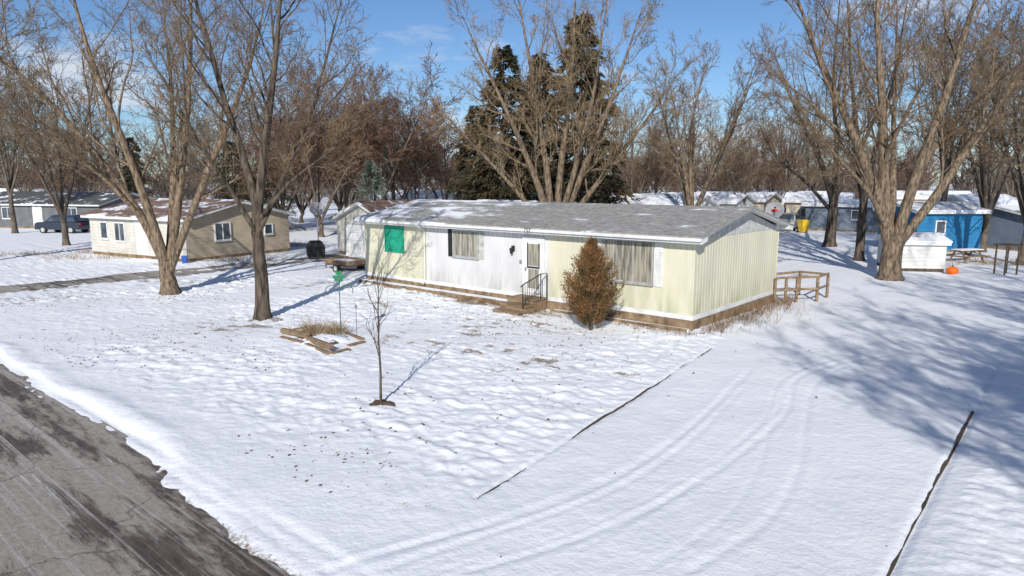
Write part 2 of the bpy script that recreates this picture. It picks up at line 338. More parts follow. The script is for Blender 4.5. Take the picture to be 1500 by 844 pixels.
# road and neighbour's driveway
def roadmat():
    m,nt,b=newmat('worn_asphalt'); L=nt.links
    tc=nt.nodes.new('ShaderNodeTexCoord')
    def N(sc,st,det=8,ro=.6):
        mp=nt.nodes.new('ShaderNodeMapping'); mp.inputs['Scale'].default_value=st; L.new(tc.outputs['Object'],mp.inputs['Vector'])
        n=nt.nodes.new('ShaderNodeTexNoise'); n.inputs['Scale'].default_value=sc; n.inputs['Detail'].default_value=det; n.inputs['Roughness'].default_value=ro
        L.new(mp.outputs['Vector'],n.inputs['Vector']); return n.outputs['Fac']
    def R(s,p0,p1,ca,cb):
        r=nt.nodes.new('ShaderNodeValToRGB'); r.color_ramp.elements[0].position=p0; r.color_ramp.elements[1].position=p1
        r.color_ramp.elements[0].color=c4(ca); r.color_ramp.elements[1].color=c4(cb); L.new(s,r.inputs['Fac']); return r.outputs['Color']
    def MX(f,a,bb):
        mx=nt.nodes.new('ShaderNodeMix'); mx.data_type='RGBA'; L.new(f,mx.inputs['Factor'])
        for k,x in(('A',a),('B',bb)):
            if isinstance(x,tuple): mx.inputs[k].default_value=c4(x)
            else: L.new(x,mx.inputs[k])
        return mx.outputs['Result']
    base=R(N(9,(1,1,1),12,.85),.32,.68,(.20,.17,.14),(.44,.40,.35))
    wetf=N(.8,(.30,1.5,1),14,.74)
    wet=R(wetf,.48,.55,(0,0,0),(1,1,1))
    c=MX(wet,base,R(N(7,(.35,1,1),12,.8),.35,.68,(.04,.03,.023),(.17,.125,.09)))
    st=R(N(1.2,(.05,5,1),10,.7),.53,.60,(0,0,0),(1,1,1))
    c=MX(st,c,R(N(10,(1,1,1),8,.8),.35,.65,(.30,.265,.23),(.52,.49,.45)))
    sn=R(N(2.0,(.10,2.6,1),14,.8),.60,.65,(0,0,0),(1,1,1))
    c=MX(sn,c,(.66,.66,.68))
    vo=nt.nodes.new('ShaderNodeTexVoronoi'); vo.feature='DISTANCE_TO_EDGE'; vo.inputs['Scale'].default_value=.32
    nd=nt.nodes.new('ShaderNodeVectorMath'); nd.operation='ADD'; nn=nt.nodes.new('ShaderNodeTexNoise'); nn.inputs['Scale'].default_value=2; nn.inputs['Detail'].default_value=6
    L.new(tc.outputs['Object'],nn.inputs['Vector']); L.new(tc.outputs['Object'],nd.inputs[0]); L.new(nn.outputs['Color'],nd.inputs[1]); L.new(nd.outputs[0],vo.inputs['Vector'])
    cr=R(vo.outputs['Distance'],.002,.006,(.7,.7,.7),(0,0,0))
    c=MX(cr,c,(.05,.042,.035))
    L.new(c,b.inputs['Base Color'])
    rr=R(wetf,.48,.55,(.9,.9,.9),(.5,.5,.5)); L.new(rr,b.inputs['Roughness'])
    bp=nt.nodes.new('ShaderNodeBump'); bp.inputs['Strength'].default_value=.7; bp.inputs['Distance'].default_value=.03
    L.new(N(12,(.6,1.4,1),12,.8),bp.inputs['Height']); L.new(bp.outputs['Normal'],b.inputs['Normal'])
    return m
M_road=roadmat()
def sheet(name,a0,a1,b0,b1,z,m):
    mb=MB(); mb.add([(a0,b0,z),(a1,b0,z),(a1,b1,z),(a0,b1,z)],[(0,1,2,3)])
    o=mb.obj(name,m,loc=(C[0],C[1],0),rotz=ROT); o['kind']='structure'; return o
sheet('road',-300,300,-22.8,-14.9,.0,M_road)
sheet('driveway',-28.9,-24.7,-14.8,6.9,.004,M_road)

def edging(name,pl,w,z1,label,seed,step=.14):
    (a0,b0),(a1,b1)=pl; L=math.hypot(a1-a0,b1-b0); n=int(L/step); t=np.arange(n+1)/n
    a=a0+(a1-a0)*t; b=b0+(b1-b0)*t
    gz=zfun(a,b); top=gz+z1+(vn(t*L*.5,t*0,seed)-.5)*.05+(vn(t*L*4,t*0,seed+1)-.5)*.02
    a=a+(vn(t*L*.8,t*0,seed+2)-.5)*.05; ww=w*(.7+.6*vn(t*L*2,t*0,seed+3))
    mb=MB(); vs=[]
    for i in range(n+1):
        for s,z in((-1,-.12),(-1,top[i]),(1,top[i]),(1,-.12)): vs.append((a[i]+s*ww[i]/2,b[i],z))
    fs=[(4*i+j,4*i+(j+1)%4,4*i+4+(j+1)%4,4*i+4+j) for i in range(n) for j in range(4)]+[(0,1,2,3),(4*n+3,4*n+2,4*n+1,4*n)]
    mb.add(vs,fs); return tag(mb.obj(name,M_darkwood,loc=(C[0],C[1],0),rotz=ROT),label,'edging')
edging('driveway_edging',LEFTEDGE,.035,.016,'thin dark edging strip half buried along the snowy drive',51)
edging('driveway_edging',[(7.85,-14.5),(7.72,-3.2)],.05,.03,'dark timber edging strip along far side of snowy drive',61)

# ---------------------------------------------------------------- trees
def unit(v): return v/np.maximum(np.linalg.norm(v,axis=-1,keepdims=True),1e-9)
def grow(P,D,L,R0,R1,K,wob,up,rng):
    N=len(P); pts=np.zeros((N,K,3)); pts[:,0]=P; d=unit(D); st=(L/(K-1))[:,None]
    for k in range(1,K):
        d=d+rng.normal(0,wob,(N,3)); d[:,2]+=up; d=unit(d); pts[:,k]=pts[:,k-1]+d*st
    t=np.linspace(0,1,K)[None]; return pts,R0[:,None]*(1-t)+R1[:,None]*t
def kids(pts,rad,L,n,t0,t1,a0,a1,lf,rf,rng,tipf=.45):
    N,K,_=pts.shape
    t=t0+(t1-t0)*(np.arange(n)[None]+rng.random((N,n)))/n
    f=t*(K-1); i=np.minimum(f.astype(int),K-2); w=(f-i)[...,None]; r=np.arange(N)[:,None]
    P=pts[r,i]*(1-w)+pts[r,i+1]*w; D=unit(pts[r,i+1]-pts[r,i])
    R=rad[r,i]*(1-w[...,0])+rad[r,i+1]*w[...,0]
    q=rng.normal(0,1,D.shape); q=unit(q-(q*D).sum(-1,keepdims=True)*D)
    an=rng.uniform(a0,a1,t.shape)[...,None]; Dc=np.cos(an)*D+np.sin(an)*q
    Lc=L[:,None]*lf*(1-tipf*t)*rng.uniform(.65,1.25,t.shape)
    Rc=R*rf*rng.uniform(.7,1.05,t.shape)
    return P.reshape(-1,3),Dc.reshape(-1,3),Lc.ravel(),Rc.ravel()
def tubes(pts,rad,S):
    N,K,_=pts.shape; T=unit(np.gradient(pts,axis=1))
    ref=np.zeros((N,1,3)); ax=np.abs(unit(pts[:,-1]-pts[:,0])); k=np.argmin(ax,axis=1); ref[np.arange(N),0,k]=1
    U=unit(np.cross(T,np.broadcast_to(ref,T.shape))); Wv=np.cross(T,U)
    an=2*np.pi*np.arange(S)/S
    V=pts[:,:,None]+rad[:,:,None,None]*(np.cos(an)[None,None,:,None]*U[:,:,None]+np.sin(an)[None,None,:,None]*Wv[:,:,None])
    I=np.arange(N*K*S).reshape(N,K,S); J=np.roll(I,-1,axis=2)
    F=np.stack([I[:,:-1],J[:,:-1],J[:,1:],I[:,1:]],-1).reshape(-1,4)
    return V.reshape(-1,3),F
def cat(lst):
    Vs=[];Fs=[];o=0
    for V,F in lst: Vs.append(V);Fs.append(F+o);o+=len(V)
    return np.concatenate(Vs),np.concatenate(Fs)
def stempts(ctrl,K,rng,wig=.06):
    c=np.array(ctrl,float); s=np.r_[0,np.cumsum(np.linalg.norm(np.diff(c,axis=0),axis=1))]
    t=np.linspace(0,s[-1],K); p=np.stack([np.interp(t,s,c[:,j]) for j in range(3)],1)
    for _ in range(2): p[1:-1]=.5*p[1:-1]+.25*(p[:-2]+p[2:])
    w=rng.normal(0,wig,(K,3)); w[0]=0; w=np.cumsum(w,0)*.4; p+=w*np.linspace(0,1,K)[:,None]
    return p,s[-1]
def make_tree(stems,seed,n=(11,8,6,5),tw=.007,up=.05,lf=(.42,.5,.5,.5),t0=.22,sides=8,ang=(.40,.85),thick=.74):
    rng=np.random.default_rng(seed); big=[];fine=[]
    K=20; P=[];Rr=[];Ls=[]
    for ctrl,r0,r1 in stems:
        p,L=stempts(ctrl,K,rng); P.append(p); t=np.linspace(0,1,K)
        base=ctrl[0][2]<=.01
        r=r0*(1 if base else thick)*(1-t)**.95+r1*(1 if base else .8)
        if base: r=r0*(1-t)+r1*t; r=r*(1+.5*np.exp(-t*L/.22))
        Rr.append(r); Ls.append(L)
    P=np.array(P);Rr=np.array(Rr);Ls=np.array(Ls)
    P[:,0,2]-=.1*(P[:,0,2]<.02)
    big.append(tubes(P,Rr,sides+2))
    grown=P[:, :, 2].max(axis=1)>5.2
    if not grown.any(): grown[:]=True
    pp,rr,LL=P[grown],Rr[grown],Ls[grown]
    params=[(10,.12,up,5),(7,.16,up,4),(5,.2,up*.8,3),(3,.22,.02,3)]
    for lv in range(4):
        if n[lv]==0: break
        a0,a1=ang
        p0,d,l,r=kids(pp,rr,LL,n[lv],t0 if lv==0 else .15,1.0,a0,a1,lf[lv],.5 if lv<2 else .65,rng)
        KK,wob,u,S=params[lv]
        r=np.maximum(r,tw*(1.8 if lv==0 else 1.4 if lv==1 else 1.1 if lv==2 else .9)); r1=np.maximum(r*.25,tw*.5)
        pp,rr=grow(p0,d,l,r,r1,KK,wob,u,rng); LL=l
        keep=pp[:,:,2].min(axis=1)>1.8
        pp,rr,LL=pp[keep],rr[keep],LL[keep]
        (big if lv==0 else fine).append(tubes(pp,rr,S))
    return cat(big),cat(fine)
def plant_tree(loc,stems,seed,label,mats,group='bare trees around the lots',rotz=0,name='bare_tree',**k):
    (bv,bf),(fv,ff)=make_tree(stems,seed,**k)
    e=empty(name,loc,rotz,label,'tree',group)
    np_obj('trunk',bv,bf,mats[0],e,smooth=True); np_obj('crown',fv,ff,mats[1],e,smooth=False)
    return e
def rstems(Ht,r,fork,m,spread,seed):
    rnd=random.Random(seed); f=Ht*fork
    top=(rnd.uniform(-.2,.2),rnd.uniform(-.2,.2),f)
    st=[([(0,0,0),(top[0]*.5,top[1]*.5,f*.5),(top[0],top[1],f*1.02),(top[0],top[1],f*1.08)],r,r*.6)]
    a=rnd.uniform(0,6.28)
    for i in range(m):
        an=a+6.28*i/m+rnd.uniform(-.4,.4); L=Ht-f; s=spread*rnd.uniform(.6,1.2)
        c,sn=math.cos(an),math.sin(an)
        st.append(([(top[0],top[1],f*.85),(top[0]+c*s*L*.2,top[1]+sn*s*L*.2,f+L*.3),(top[0]+c*s*L*.42,top[1]+sn*s*L*.42,f+L*.65),(top[0]+c*s*L*.6,top[1]+sn*s*L*.6,f+L*rnd.uniform(.85,1.0))],r*.6,.02))
    st.append(([(top[0],top[1],f*.9),(rnd.uniform(-.5,.5),rnd.uniform(-.5,.5),f+(Ht-f)*.6),(rnd.uniform(-1,1),rnd.uniform(-1,1),Ht)],r*.6,.02))
    return st
BK=(M_bark,M_twig)
x,y=W(250,432)
plant_tree((x,y,.05),[([(0,0,0),(-.06,0,.8),(-.03,0,1.4),(0,0,1.6)],.33,.25),
  ([(-.05,0,1.0),(-.9,.2,3.0),(-2.6,.4,5.4),(-4.6,.2,8.0),(-6.8,-.3,10.2),(-8.3,0,11.6)],.25,.02),
  ([(-.05,0,1.1),(-.5,-.3,3.6),(-1.2,-.6,6.5),(-2.2,-.8,10),(-2.8,-.6,13.5)],.25,.02),
  ([(.05,0,1.0),(.5,.2,3.8),(1.0,.5,7),(1.2,.9,10.5),(1.6,1,14)],.25,.02),
  ([(.05,0,1.0),(1.3,-.2,3.6),(2.6,-.5,6.2),(3.8,-.4,9),(4.6,0,12.5)],.22,.02),
  ([(-.9,.2,3.0),(-2.3,-.3,4.9),(-4.2,-.6,6.4),(-6.4,-.6,7.6)],.13,.015),
  ([(0,.05,1.2),(-.2,1.2,4),(-.5,2.4,8),(-1,3,13)],.2,.02)],11,
  'bare spreading tree with several stems on the snowy lawn',BK,n=(13,9,6,5))
x,y=W(385,470)
plant_tree((x,y,.05),[([(0,0,0),(.05,0,1.6),(.02,0,3.2),(.1,0,4.3)],.25,.16),
  ([(.05,0,3.6),(-.35,.1,5.4),(-.9,0,7.6),(-1.5,.1,10),(-1.9,0,13)],.18,.015),
  ([(.1,0,3.9),(.35,-.1,5.6),(.7,.2,8),(1.0,.1,10.5),(1.3,0,13.5)],.18,.015),
  ([(.05,0,3.0),(.9,.4,4.9),(1.9,.5,6.8),(2.6,.6,9),(3.2,.6,11)],.12,.015),
  ([(.05,0,2.8),(-.8,-.5,4.6),(-1.7,-.9,6.4),(-2.8,-1.2,8.6)],.11,.015),
  ([(.1,0,3.4),(1.2,-.4,4.6),(2.6,-.6,5.6),(4.0,-.7,7.0)],.08,.012),
  ([(.05,0,3.3),(.1,1,5.6),(.3,2,8.5),(.2,2.4,12)],.12,.015)],23,
  'slender bare tree with dark forked trunk on the snowy lawn',(M_barkdark,M_twig),n=(13,9,6,4),tw=.0065)
x,y=W(1303,412)
plant_tree((x,y,.05),[([(0,0,0),(-.05,0,1.0),(0,0,1.9),(0,0,2.3)],.48,.42),
  ([(-.08,0,1.5),(-.9,0,4.0),(-2.2,.2,7.0),(-4.0,.4,10.5),(-5.6,.5,14.5)],.38,.02),
  ([(-.1,0,1.4),(-.5,.3,4.5),(-.7,.5,8.0),(-1.3,.6,12),(-1.4,.8,16)],.38,.02),
  ([(.08,0,1.6),(.6,-.2,4.5),(1.5,-.5,8.0),(2.4,-.7,12),(3,-.8,16)],.34,.02),
  ([(.1,0,1.5),(1.7,-.3,4.0),(3.4,-.3,7.0),(5.4,-.2,10.0),(7.6,0,13)],.30,.02),
  ([(.0,.1,1.7),(.6,1.5,5),(1.2,3,9),(1.5,4,14)],.25,.02),
  ([(-.1,0,2.0),(-1.6,-.6,4.2),(-3.6,-1,6.0),(-5.6,-1.2,8.6)],.16,.02)],37,
  'large bare tree with thick pale trunk splitting into many stems',BK,n=(13,9,7,5))
x,y=W(1215,362)
plant_tree((x,y,.05),[([(0,0,0),(0,0,1.8),(.1,0,3.6),(.1,0,4.2)],.40,.28),
  ([(.0,0,3.2),(-1.0,0,6),(-3.0,0,9.5),(-4.8,0,13.6)],.28,.02),
  ([(.0,0,3.2),(.2,.3,7),(-.4,.5,11.5),(-.3,.6,18)],.28,.02),
  ([(.1,0,3.4),(1.5,0,6.4),(3.0,0,10.5),(4,0,15)],.24,.02),
  ([(-.1,0,2.6),(-2,0,4.6),(-4.4,0,6.4),(-6,0,9.4)],.18,.02)],41,
  'tall bare tree standing in snow beyond the mobile home',(M_barkdark,M_twig),n=(11,8,6,4),tw=.009)
x,y=W(1258,384)
t=plant_tree((x,y,.05),[([(0,0,0),(0,0,2),(0,0,4),(0,0,5)],.26,.2),
  ([(0,0,4),(-.6,0,7),(-1.4,0,11),(-2,0,16)],.2,.02),([(0,0,3.5),(.7,.3,7),(1.6,.5,11),(1.8,.6,15)],.2,.02),
  ([(0,0,3),(-.3,1.2,7),(-.4,2,12)],.14,.02)],43,'bare tree with dark straight trunk in the snow',(M_barkdark,M_twig),n=(9,8,6,4),tw=.008)
x,y=FX(812,39)
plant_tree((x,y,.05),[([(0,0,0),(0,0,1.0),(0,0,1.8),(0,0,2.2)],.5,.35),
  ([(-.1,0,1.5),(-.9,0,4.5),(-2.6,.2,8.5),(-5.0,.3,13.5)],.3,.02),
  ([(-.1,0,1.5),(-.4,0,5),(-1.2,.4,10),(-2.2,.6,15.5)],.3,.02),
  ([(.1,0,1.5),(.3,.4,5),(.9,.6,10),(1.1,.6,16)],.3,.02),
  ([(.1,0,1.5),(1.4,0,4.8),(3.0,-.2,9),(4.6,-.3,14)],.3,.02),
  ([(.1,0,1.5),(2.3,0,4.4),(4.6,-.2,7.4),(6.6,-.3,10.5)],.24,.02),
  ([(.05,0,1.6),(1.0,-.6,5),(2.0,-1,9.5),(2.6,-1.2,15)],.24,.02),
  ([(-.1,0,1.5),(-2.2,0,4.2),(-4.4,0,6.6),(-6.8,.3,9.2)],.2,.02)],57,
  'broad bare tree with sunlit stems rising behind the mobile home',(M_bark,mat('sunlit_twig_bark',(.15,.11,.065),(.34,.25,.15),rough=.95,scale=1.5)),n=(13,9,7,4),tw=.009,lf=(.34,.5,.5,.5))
x,y=FX(1012,52)
plant_tree((x,y,.05),rstems(13,.38,.16,5,.75,5),61,'bare rounded tree behind the mobile home roof',BK,n=(10,8,6,4),tw=.010)
TPL=[]
for i,(Ht,r,fk,m,sp,ms,sd) in enumerate([(14,.25,.18,5,.65,(M_barkfar,M_twig),101),(12,.2,.12,6,.8,(M_barkfar,M_twigred),102),(16,.3,.3,4,.5,(M_barkfar,M_barkfar),103)]):
    TPL.append((Ht,r,fk,m,sp,ms,sd))
first=[None]*3
LAB=['bare brown tree among the neighbouring homes','bushy bare tree with reddish brown twigs','tall bare grey tree standing beyond the homes']
def gtree(k,u,Y,Ht,rot=0,wide=1):
    x,y=FX(u,Y); T=TPL[k]
    if first[k] is None:
        first[k]=plant_tree((x,y,0),rstems(T[0],T[1],T[2],T[3],T[4],T[6]),T[6],LAB[k],T[5],rotz=rot,n=(10,8,6,4) if k!=1 else (12,9,6,4),tw=.012,lf=(.45,.52,.5,.5))
        e=first[k]
    else: e=copy_thing(first[k],(x,y,0),rot)
    s=Ht/T[0]; e.scale=(s*wide,s*wide,s)
rr=random.Random(5)
for k,u,Y,h,w in [(0,95,50,12.5,1.05),(0,-70,38,14,1.1),(2,20,62,13,1),(1,470,58,11.5,1.2),(1,545,62,13.5,1.2),(1,415,66,10,1.2),(1,610,68,10,1.2),(1,505,66,11,1.2),(1,580,74,11,1.3),(1,440,78,11,1.3),(1,655,74,9.5,1.2),(0,350,70,9.5,1),
   (2,300,85,11,1.1),(1,260,90,10,1.3),(0,150,95,11,1.1),(0,40,100,12,1.2),(1,120,80,9.5,1.2),(1,500,85,12,1.2),(0,640,95,10,1.2),
   (0,925,62,11,1),(0,1085,66,10,1.1),(1,1130,75,9.5,1.2),(0,975,85,10,1.1),(1,1050,88,9.5,1.3),(0,1190,90,10,1.2),(2,1150,75,13,1),(1,960,72,9,1.2),
   (2,1375,52,15,1.1),(0,1440,45,14,1.1),(0,1500,38,13,1.1),(1,1330,85,10,1.2),(0,1405,90,11,1.2),(0,1570,46,15,1.1),(0,1480,80,12,1.2),(1,1270,88,9,1.3)]:
    gtree(k,u,Y,h,rr.uniform(0,6.28),w)
for (px,py,h) in [(8.6,-6,13),(12.5,-3,12),(16,3.5,13),(20.5,8,14),(12,-9,14),(10,-1.5,12)]:
    e=copy_thing(first[1 if py<-5 else 0],(px,py,0),rr.uniform(0,6),h/14.,'bare tree beside the drive casting shadows on snow')

# far wood: one mass
(bv,bf),(fv,ff)=make_tree(rstems(12,.16,.1,6,.7,9),9,n=(8,7,5,0),tw=.028,sides=3)
wv,wf=cat([(bv,bf),(fv,ff)])
rng=np.random.default_rng(4); lst=[]
for i in range(210):
    Y=rng.uniform(100,230); X=rng.uniform(-.92,.92)*Y; s=rng.uniform(.5,.85)*(Y/170)**.3; a=rng.uniform(0,6.28)
    Rm=np.array([[math.cos(a),-math.sin(a),0],[math.sin(a),math.cos(a),0],[0,0,1]])
    sink=-3.0 if i%2 else -.2
    lst.append(((wv@Rm.T)*[s*1.6,s*1.6,s]+[X,Y,sink],wf))
wv,wf=cat(lst)
o=np_obj('distant_wood',wv,wf,mat('distant_twigs',(.13,.10,.085),(.19,.15,.12),rough=1,scale=.05)); o['kind']='stuff'
tag(o,'distant brown mass of leafless trees','wood')

# evergreens
def sprays(P,D,L,Wd,rng,droop=.0):
    N=len(P); D=unit(D); q=rng.normal(0,1,(N,3)); q=unit(q-(q*D).sum(-1,keepdims=True)*D)
    tip=P+D*L[:,None]; tip[:,2]-=droop*L; mid=P+D*L[:,None]*.45
    V=np.stack([P,mid+q*Wd[:,None],tip,mid-q*Wd[:,None]],1).reshape(-1,3)
    F=np.arange(4*N).reshape(N,4); return V,F
def spruce(loc,Ht,R,label,seed,m=M_spruce,nb=380,dens=46,name='spruce_tree'):
    rng=np.random.default_rng(seed); e=empty(name,(loc[0],loc[1],0),0,label,'tree')
    mb=MB(); mb.tube([(0,0,-.1),(0,0,Ht*.5),(0,0,Ht*.98)],[Ht*.018,Ht*.011,.02],8); mb.obj('trunk',M_barkdark,e,smooth=True)
    z=Ht*(.06+.93*rng.random(nb)**1.1); rl=R*(1-z/Ht)**.72*(.45+.62*rng.random(nb))+.15; an=rng.uniform(0,6.283,nb)
    t=np.sqrt(rng.random((nb,dens)))*1.0
    r=t*rl[:,None]; X=np.cos(an)[:,None]*r; Yy=np.sin(an)[:,None]*r
    Z=z[:,None]+ .16*r -.34*r*t + rng.normal(0,.05,t.shape)
    side=rng.normal(0,1,t.shape)*.13*(rl[:,None]*.8)*(1.1-t*.6)
    X-=np.sin(an)[:,None]*side; Yy+=np.cos(an)[:,None]*side
    P=np.stack([X,Yy,Z],-1).reshape(-1,3)
    D=np.stack([np.cos(an)[:,None]+rng.normal(0,.5,t.shape),np.sin(an)[:,None]+rng.normal(0,.5,t.shape),-.45+rng.normal(0,.35,t.shape)],-1).reshape(-1,3)
    n=len(P); s=Ht/15
    V,F=sprays(P,D,rng.uniform(.3,.65,n)*s,rng.uniform(.035,.08,n)*s,rng)
    np_obj('crown',V,F,m,e); return e
spruce(FX(738,50),14.2,4.2,'tall dark spruce with brownish needles behind the home',1)
spruce(FX(848,52),17.0,4.8,'tallest dark spruce with pointed top behind the home',2)
spruce(FX(790,55),14.6,4.0,'dark spruce between two taller spruces',3)
spruce(FX(698,54),10.5,3.4,'shorter dark spruce at edge of the clump',8)
spruce(FX(545,55),6.4,2.4,'small evergreen dusted with snow',4,M_bluegreen,260,40)
spruce(FX(345,62),8.3,3.8,'broad dark evergreen behind the tan house',5,M_spruce,300,40)
spruce(FX(395,64),7.6,3.2,'dark evergreen beside a broad one',6,M_spruce,300,40)
spruce(FX(200,75),9.5,2.6,'narrow dark evergreen beyond the tan house',7,M_spruce,300,40)
spruce(FX(935,85),7,2.6,'small dark evergreen beyond the roofs',12,M_spruce,200,36)
spruce((8.2,-5.5),12,3.4,'evergreen beside the drive casting shadow on the snow',14,M_spruce,260,40)
spruce((12.2,-.5),11,3.6,'evergreen next to the drive shading the snow',15,M_spruce,260,40)
def cedar(loc,Ht,R):
    rng=np.random.default_rng(77); e=empty('conical_cedar',(loc[0],loc[1],.03),0,'rusty brown cone-shaped evergreen shrub before the mobile home','shrub')
    mb=MB(); mb.tube([(0,0,-.1),(0.02,0,Ht*.5),(0,0,Ht*.95)],[.07,.04,.01],8); mb.obj('trunk',M_barkdark,e,smooth=True)
    nb=560; zb=rng.random(nb)**1.2; prof=np.interp(zb,[0,.06,.25,.5,.75,.92,1],[.6,.88,1,.74,.36,.12,.02])*R
    an=rng.uniform(0,6.283,nb); lb=prof*rng.uniform(.55,1.18,nb); M=46
    t=rng.uniform(.15,1,(nb,M))**.7
    z0=zb*Ht*.84; lift=.2+lb*.75
    X=np.cos(an)[:,None]*lb[:,None]*t**.85; Yy=np.sin(an)[:,None]*lb[:,None]*t**.85; Z=.08+z0[:,None]+lift[:,None]*t**1.5
    P=np.stack([X,Yy,Z],-1)+rng.normal(0,.028,(nb,M,3))
    D=np.stack([np.cos(an)[:,None]*.7+rng.normal(0,.4,t.shape),np.sin(an)[:,None]*.7+rng.normal(0,.4,t.shape),.8+rng.normal(0,.35,t.shape)],-1)
    P=P.reshape(-1,3);D=D.reshape(-1,3);n=len(P)
    V,F=sprays(P,D,rng.uniform(.06,.19,n),rng.uniform(.006,.014,n),rng)
    np_obj('crown',V,F,M_cedar,e)
x,y=W(865,486); cedar((x,y),3.05,.88)

# sapling
x,y=W(558,597)
rng=np.random.default_rng(3)
st=[([(0,0,0),(.02,0,.8),(-.03,.02,1.6),(.03,0,2.75)],.028,.006)]
p,L=stempts(st[0][0],14,rng,.02); P=p[None]; Rr=np.linspace(.03,.007,14)[None]
c1=kids(P,Rr,np.array([L]),17,.30,1,.35,.7,.34,.5,rng)
q1,r1=grow(c1[0],c1[1],c1[2],np.maximum(c1[3],.007),np.full(len(c1[2]),.0035),6,.08,.12,rng)
c2=kids(q1,r1,c1[2],4,.3,1,.3,.8,.45,.6,rng); q2,r2=grow(c2[0],c2[1],c2[2],np.full(len(c2[2]),.004),np.full(len(c2[2]),.0025),4,.1,.08,rng)
e=empty('sapling',(x,y,.05),0,'thin leafless sapling in a ring of soil','tree')
v,f=tubes(P,Rr,8); np_obj('trunk',v,f,M_darkwood,e,smooth=True); v,f=cat([tubes(q1,r1,4),tubes(q2,r2,3)]); np_obj('crown',v,f,M_darkwood,e)
def mound(name,loc,R,h,m,label,cat_,seed=1,z=.03,sx=1,sy=1,rot=0):
    rnd=random.Random(seed); mb=MB(); vs=[];n=36;K=6
    for k in range(K+1):
        t=k/K
        for j in range(n):
            a=6.283*j/n; rr_=R*t*(1+.18*math.sin(3*a+seed)+.12*math.sin(7*a+2*seed)+rnd.uniform(-.10,.10))
            vs.append((math.cos(a)*rr_*sx,math.sin(a)*rr_*sy,h*(1-t*t)*rnd.uniform(.7,1.15)-(.05 if k==K else 0)))
    fs=[(k*n+j,k*n+(j+1)%n,(k+1)*n+(j+1)%n,(k+1)*n+j) for k in range(K) for j in range(n)]
    mb.add(vs,fs); o=mb.obj(name,m,loc=(loc[0],loc[1],z),rotz=rot,smooth=True); return tag(o,label,cat_)
mound('soil_ring',(x,y),.30,.07,M_soil,'small mound of dark soil around sapling','soil',2,z=.065)

# ---------------------------------------------------------------- mobile home
def fbox(mb,face,s0,s1,o0,o1,z0,z1,m=0,L=0):
    if face=='front': mb.box(s0,s1,-o1,-o0,z0,z1,m)
    elif face=='end': mb.box(o0,o1,s0,s1,z0,z1,m)
    else: mb.box(-L-o1,-L-o0,s0,s1,z0,z1,m)
def window(par,face,s0,s1,z0,z1,glass=M_glass,frame=M_white,panes=1,fw=.05,o=.0,split=None,label=None):
    mb=MB(); fbox(mb,face,s0+fw*.5,s1-fw*.5,o,o+.025,z0+fw*.5,z1-fw*.5); w=mb.obj('window',glass,par)
    if label: w['label']=label
    mb=MB(); fbox(mb,face,s0,s0+fw,o-.02,o+.06,z0,z1); fbox(mb,face,s1-fw,s1,o-.02,o+.06,z0,z1)
    fbox(mb,face,s0+fw,s1-fw,o-.02,o+.058,z0,z0+fw); fbox(mb,face,s0+fw,s1-fw,o-.02,o+.058,z1-fw,z1)
    fbox(mb,face,s0-.02,s1+.02,o-.01,o+.08,z0-.05,z0-.003)
    cuts=split or [i/panes for i in range(1,panes)]
    for c in cuts:
        s=s0+(s1-s0)*c; fbox(mb,face,s-fw*.35,s+fw*.35,o+.02,o+.052,z0+fw,z1-fw)
    mb.obj('frame',frame,w); return w
home=empty('mobile_home',AB(0,0),ROT,'long pale yellow and white mobile home with grey shingle roof','mobile home')
LH,WH=16.3,7.1
HE=2.92
def ribbed(mb,face,s0,s1,z0,z1,L,m=0,pitch=.205,o=.0):
    prof=[(s0,o)]; s=s0+pitch
    while s<s1-.03:
        prof+=[(s-.014,o),(s-.007,o-.018),(s+.007,o-.018),(s+.014,o)]; s+=pitch
    prof.append((s1,o)); vs=[]
    for (a,b) in prof:
        for z in(z0,z1):
            vs.append({'front':(a,-b,z),'end':(b,a,z),'left':(-L-b,a,z)}[face])
    mb.add(vs,[(2*i,2*i+2,2*i+3,2*i+1) for i in range(len(prof)-1)],m)
mb=MB()
mb.box(-LH+.03,-.03,.03,WH,.3,HE-.02,2)
ribbed(mb,'front',-LH,-12.08,.55,HE,LH,0); ribbed(mb,'front',-12.05,-5.63,.55,HE,LH,1); ribbed(mb,'front',-5.61,0,.55,HE,LH,0)
ribbed(mb,'end',0,WH,.55,HE,LH,0); ribbed(mb,'left',0,WH,.55,HE,LH,0)
mb.box(-.035,.014,-.014,.035,.552,HE-.002,3); mb.box(-LH-.014,-LH+.035,-.014,.03,.552,HE-.002,3)
mb.box(-12.10,-12.03,-.014,.01,.552,HE-.002,4); mb.box(-5.65,-5.60,-.014,.01,.552,HE-.002,4)
mb.box(.0,.016,WH-.04,WH+.01,.552,HE-.002,3)
mb.obj('wall',[M_cream,M_whitesid,M_cream,M_cream,M_whitesid],home)
mb=MB()
mb.box(-LH-.03,.03,-.03,0.02,.40,.549); mb.box(.0,.03,.021,WH+.02,.40,.549); mb.box(-LH-.03,-LH,.021,WH,.4,.549)
mb.obj('base_trim',M_white,home)
mb=MB(); rnd=random.Random(2)
x0=-LH
while x0<-.05:
    x1=min(x0+rnd.uniform(1.0,1.4),0.0); mb.box(x0+.004,x1-.004,-.012+rnd.uniform(-.01,.01),.05,-.15,.398,0); x0=x1
y0=.051
while y0<WH-.05:
    y1=min(y0+rnd.uniform(1.0,1.4),WH); mb.box(-.06,.012+rnd.uniform(-.01,.01),y0,y1-.006,-.15,.398,0); y0=y1
mb.box(-LH,-LH+.05,.06,WH,-.15,.398,0)
mb.obj('skirting',M_woodtan,home)
OV=.38; RZ=3.72
sl=(RZ-(HE+.14))/(WH/2)
ze=HE+.14-sl*OV
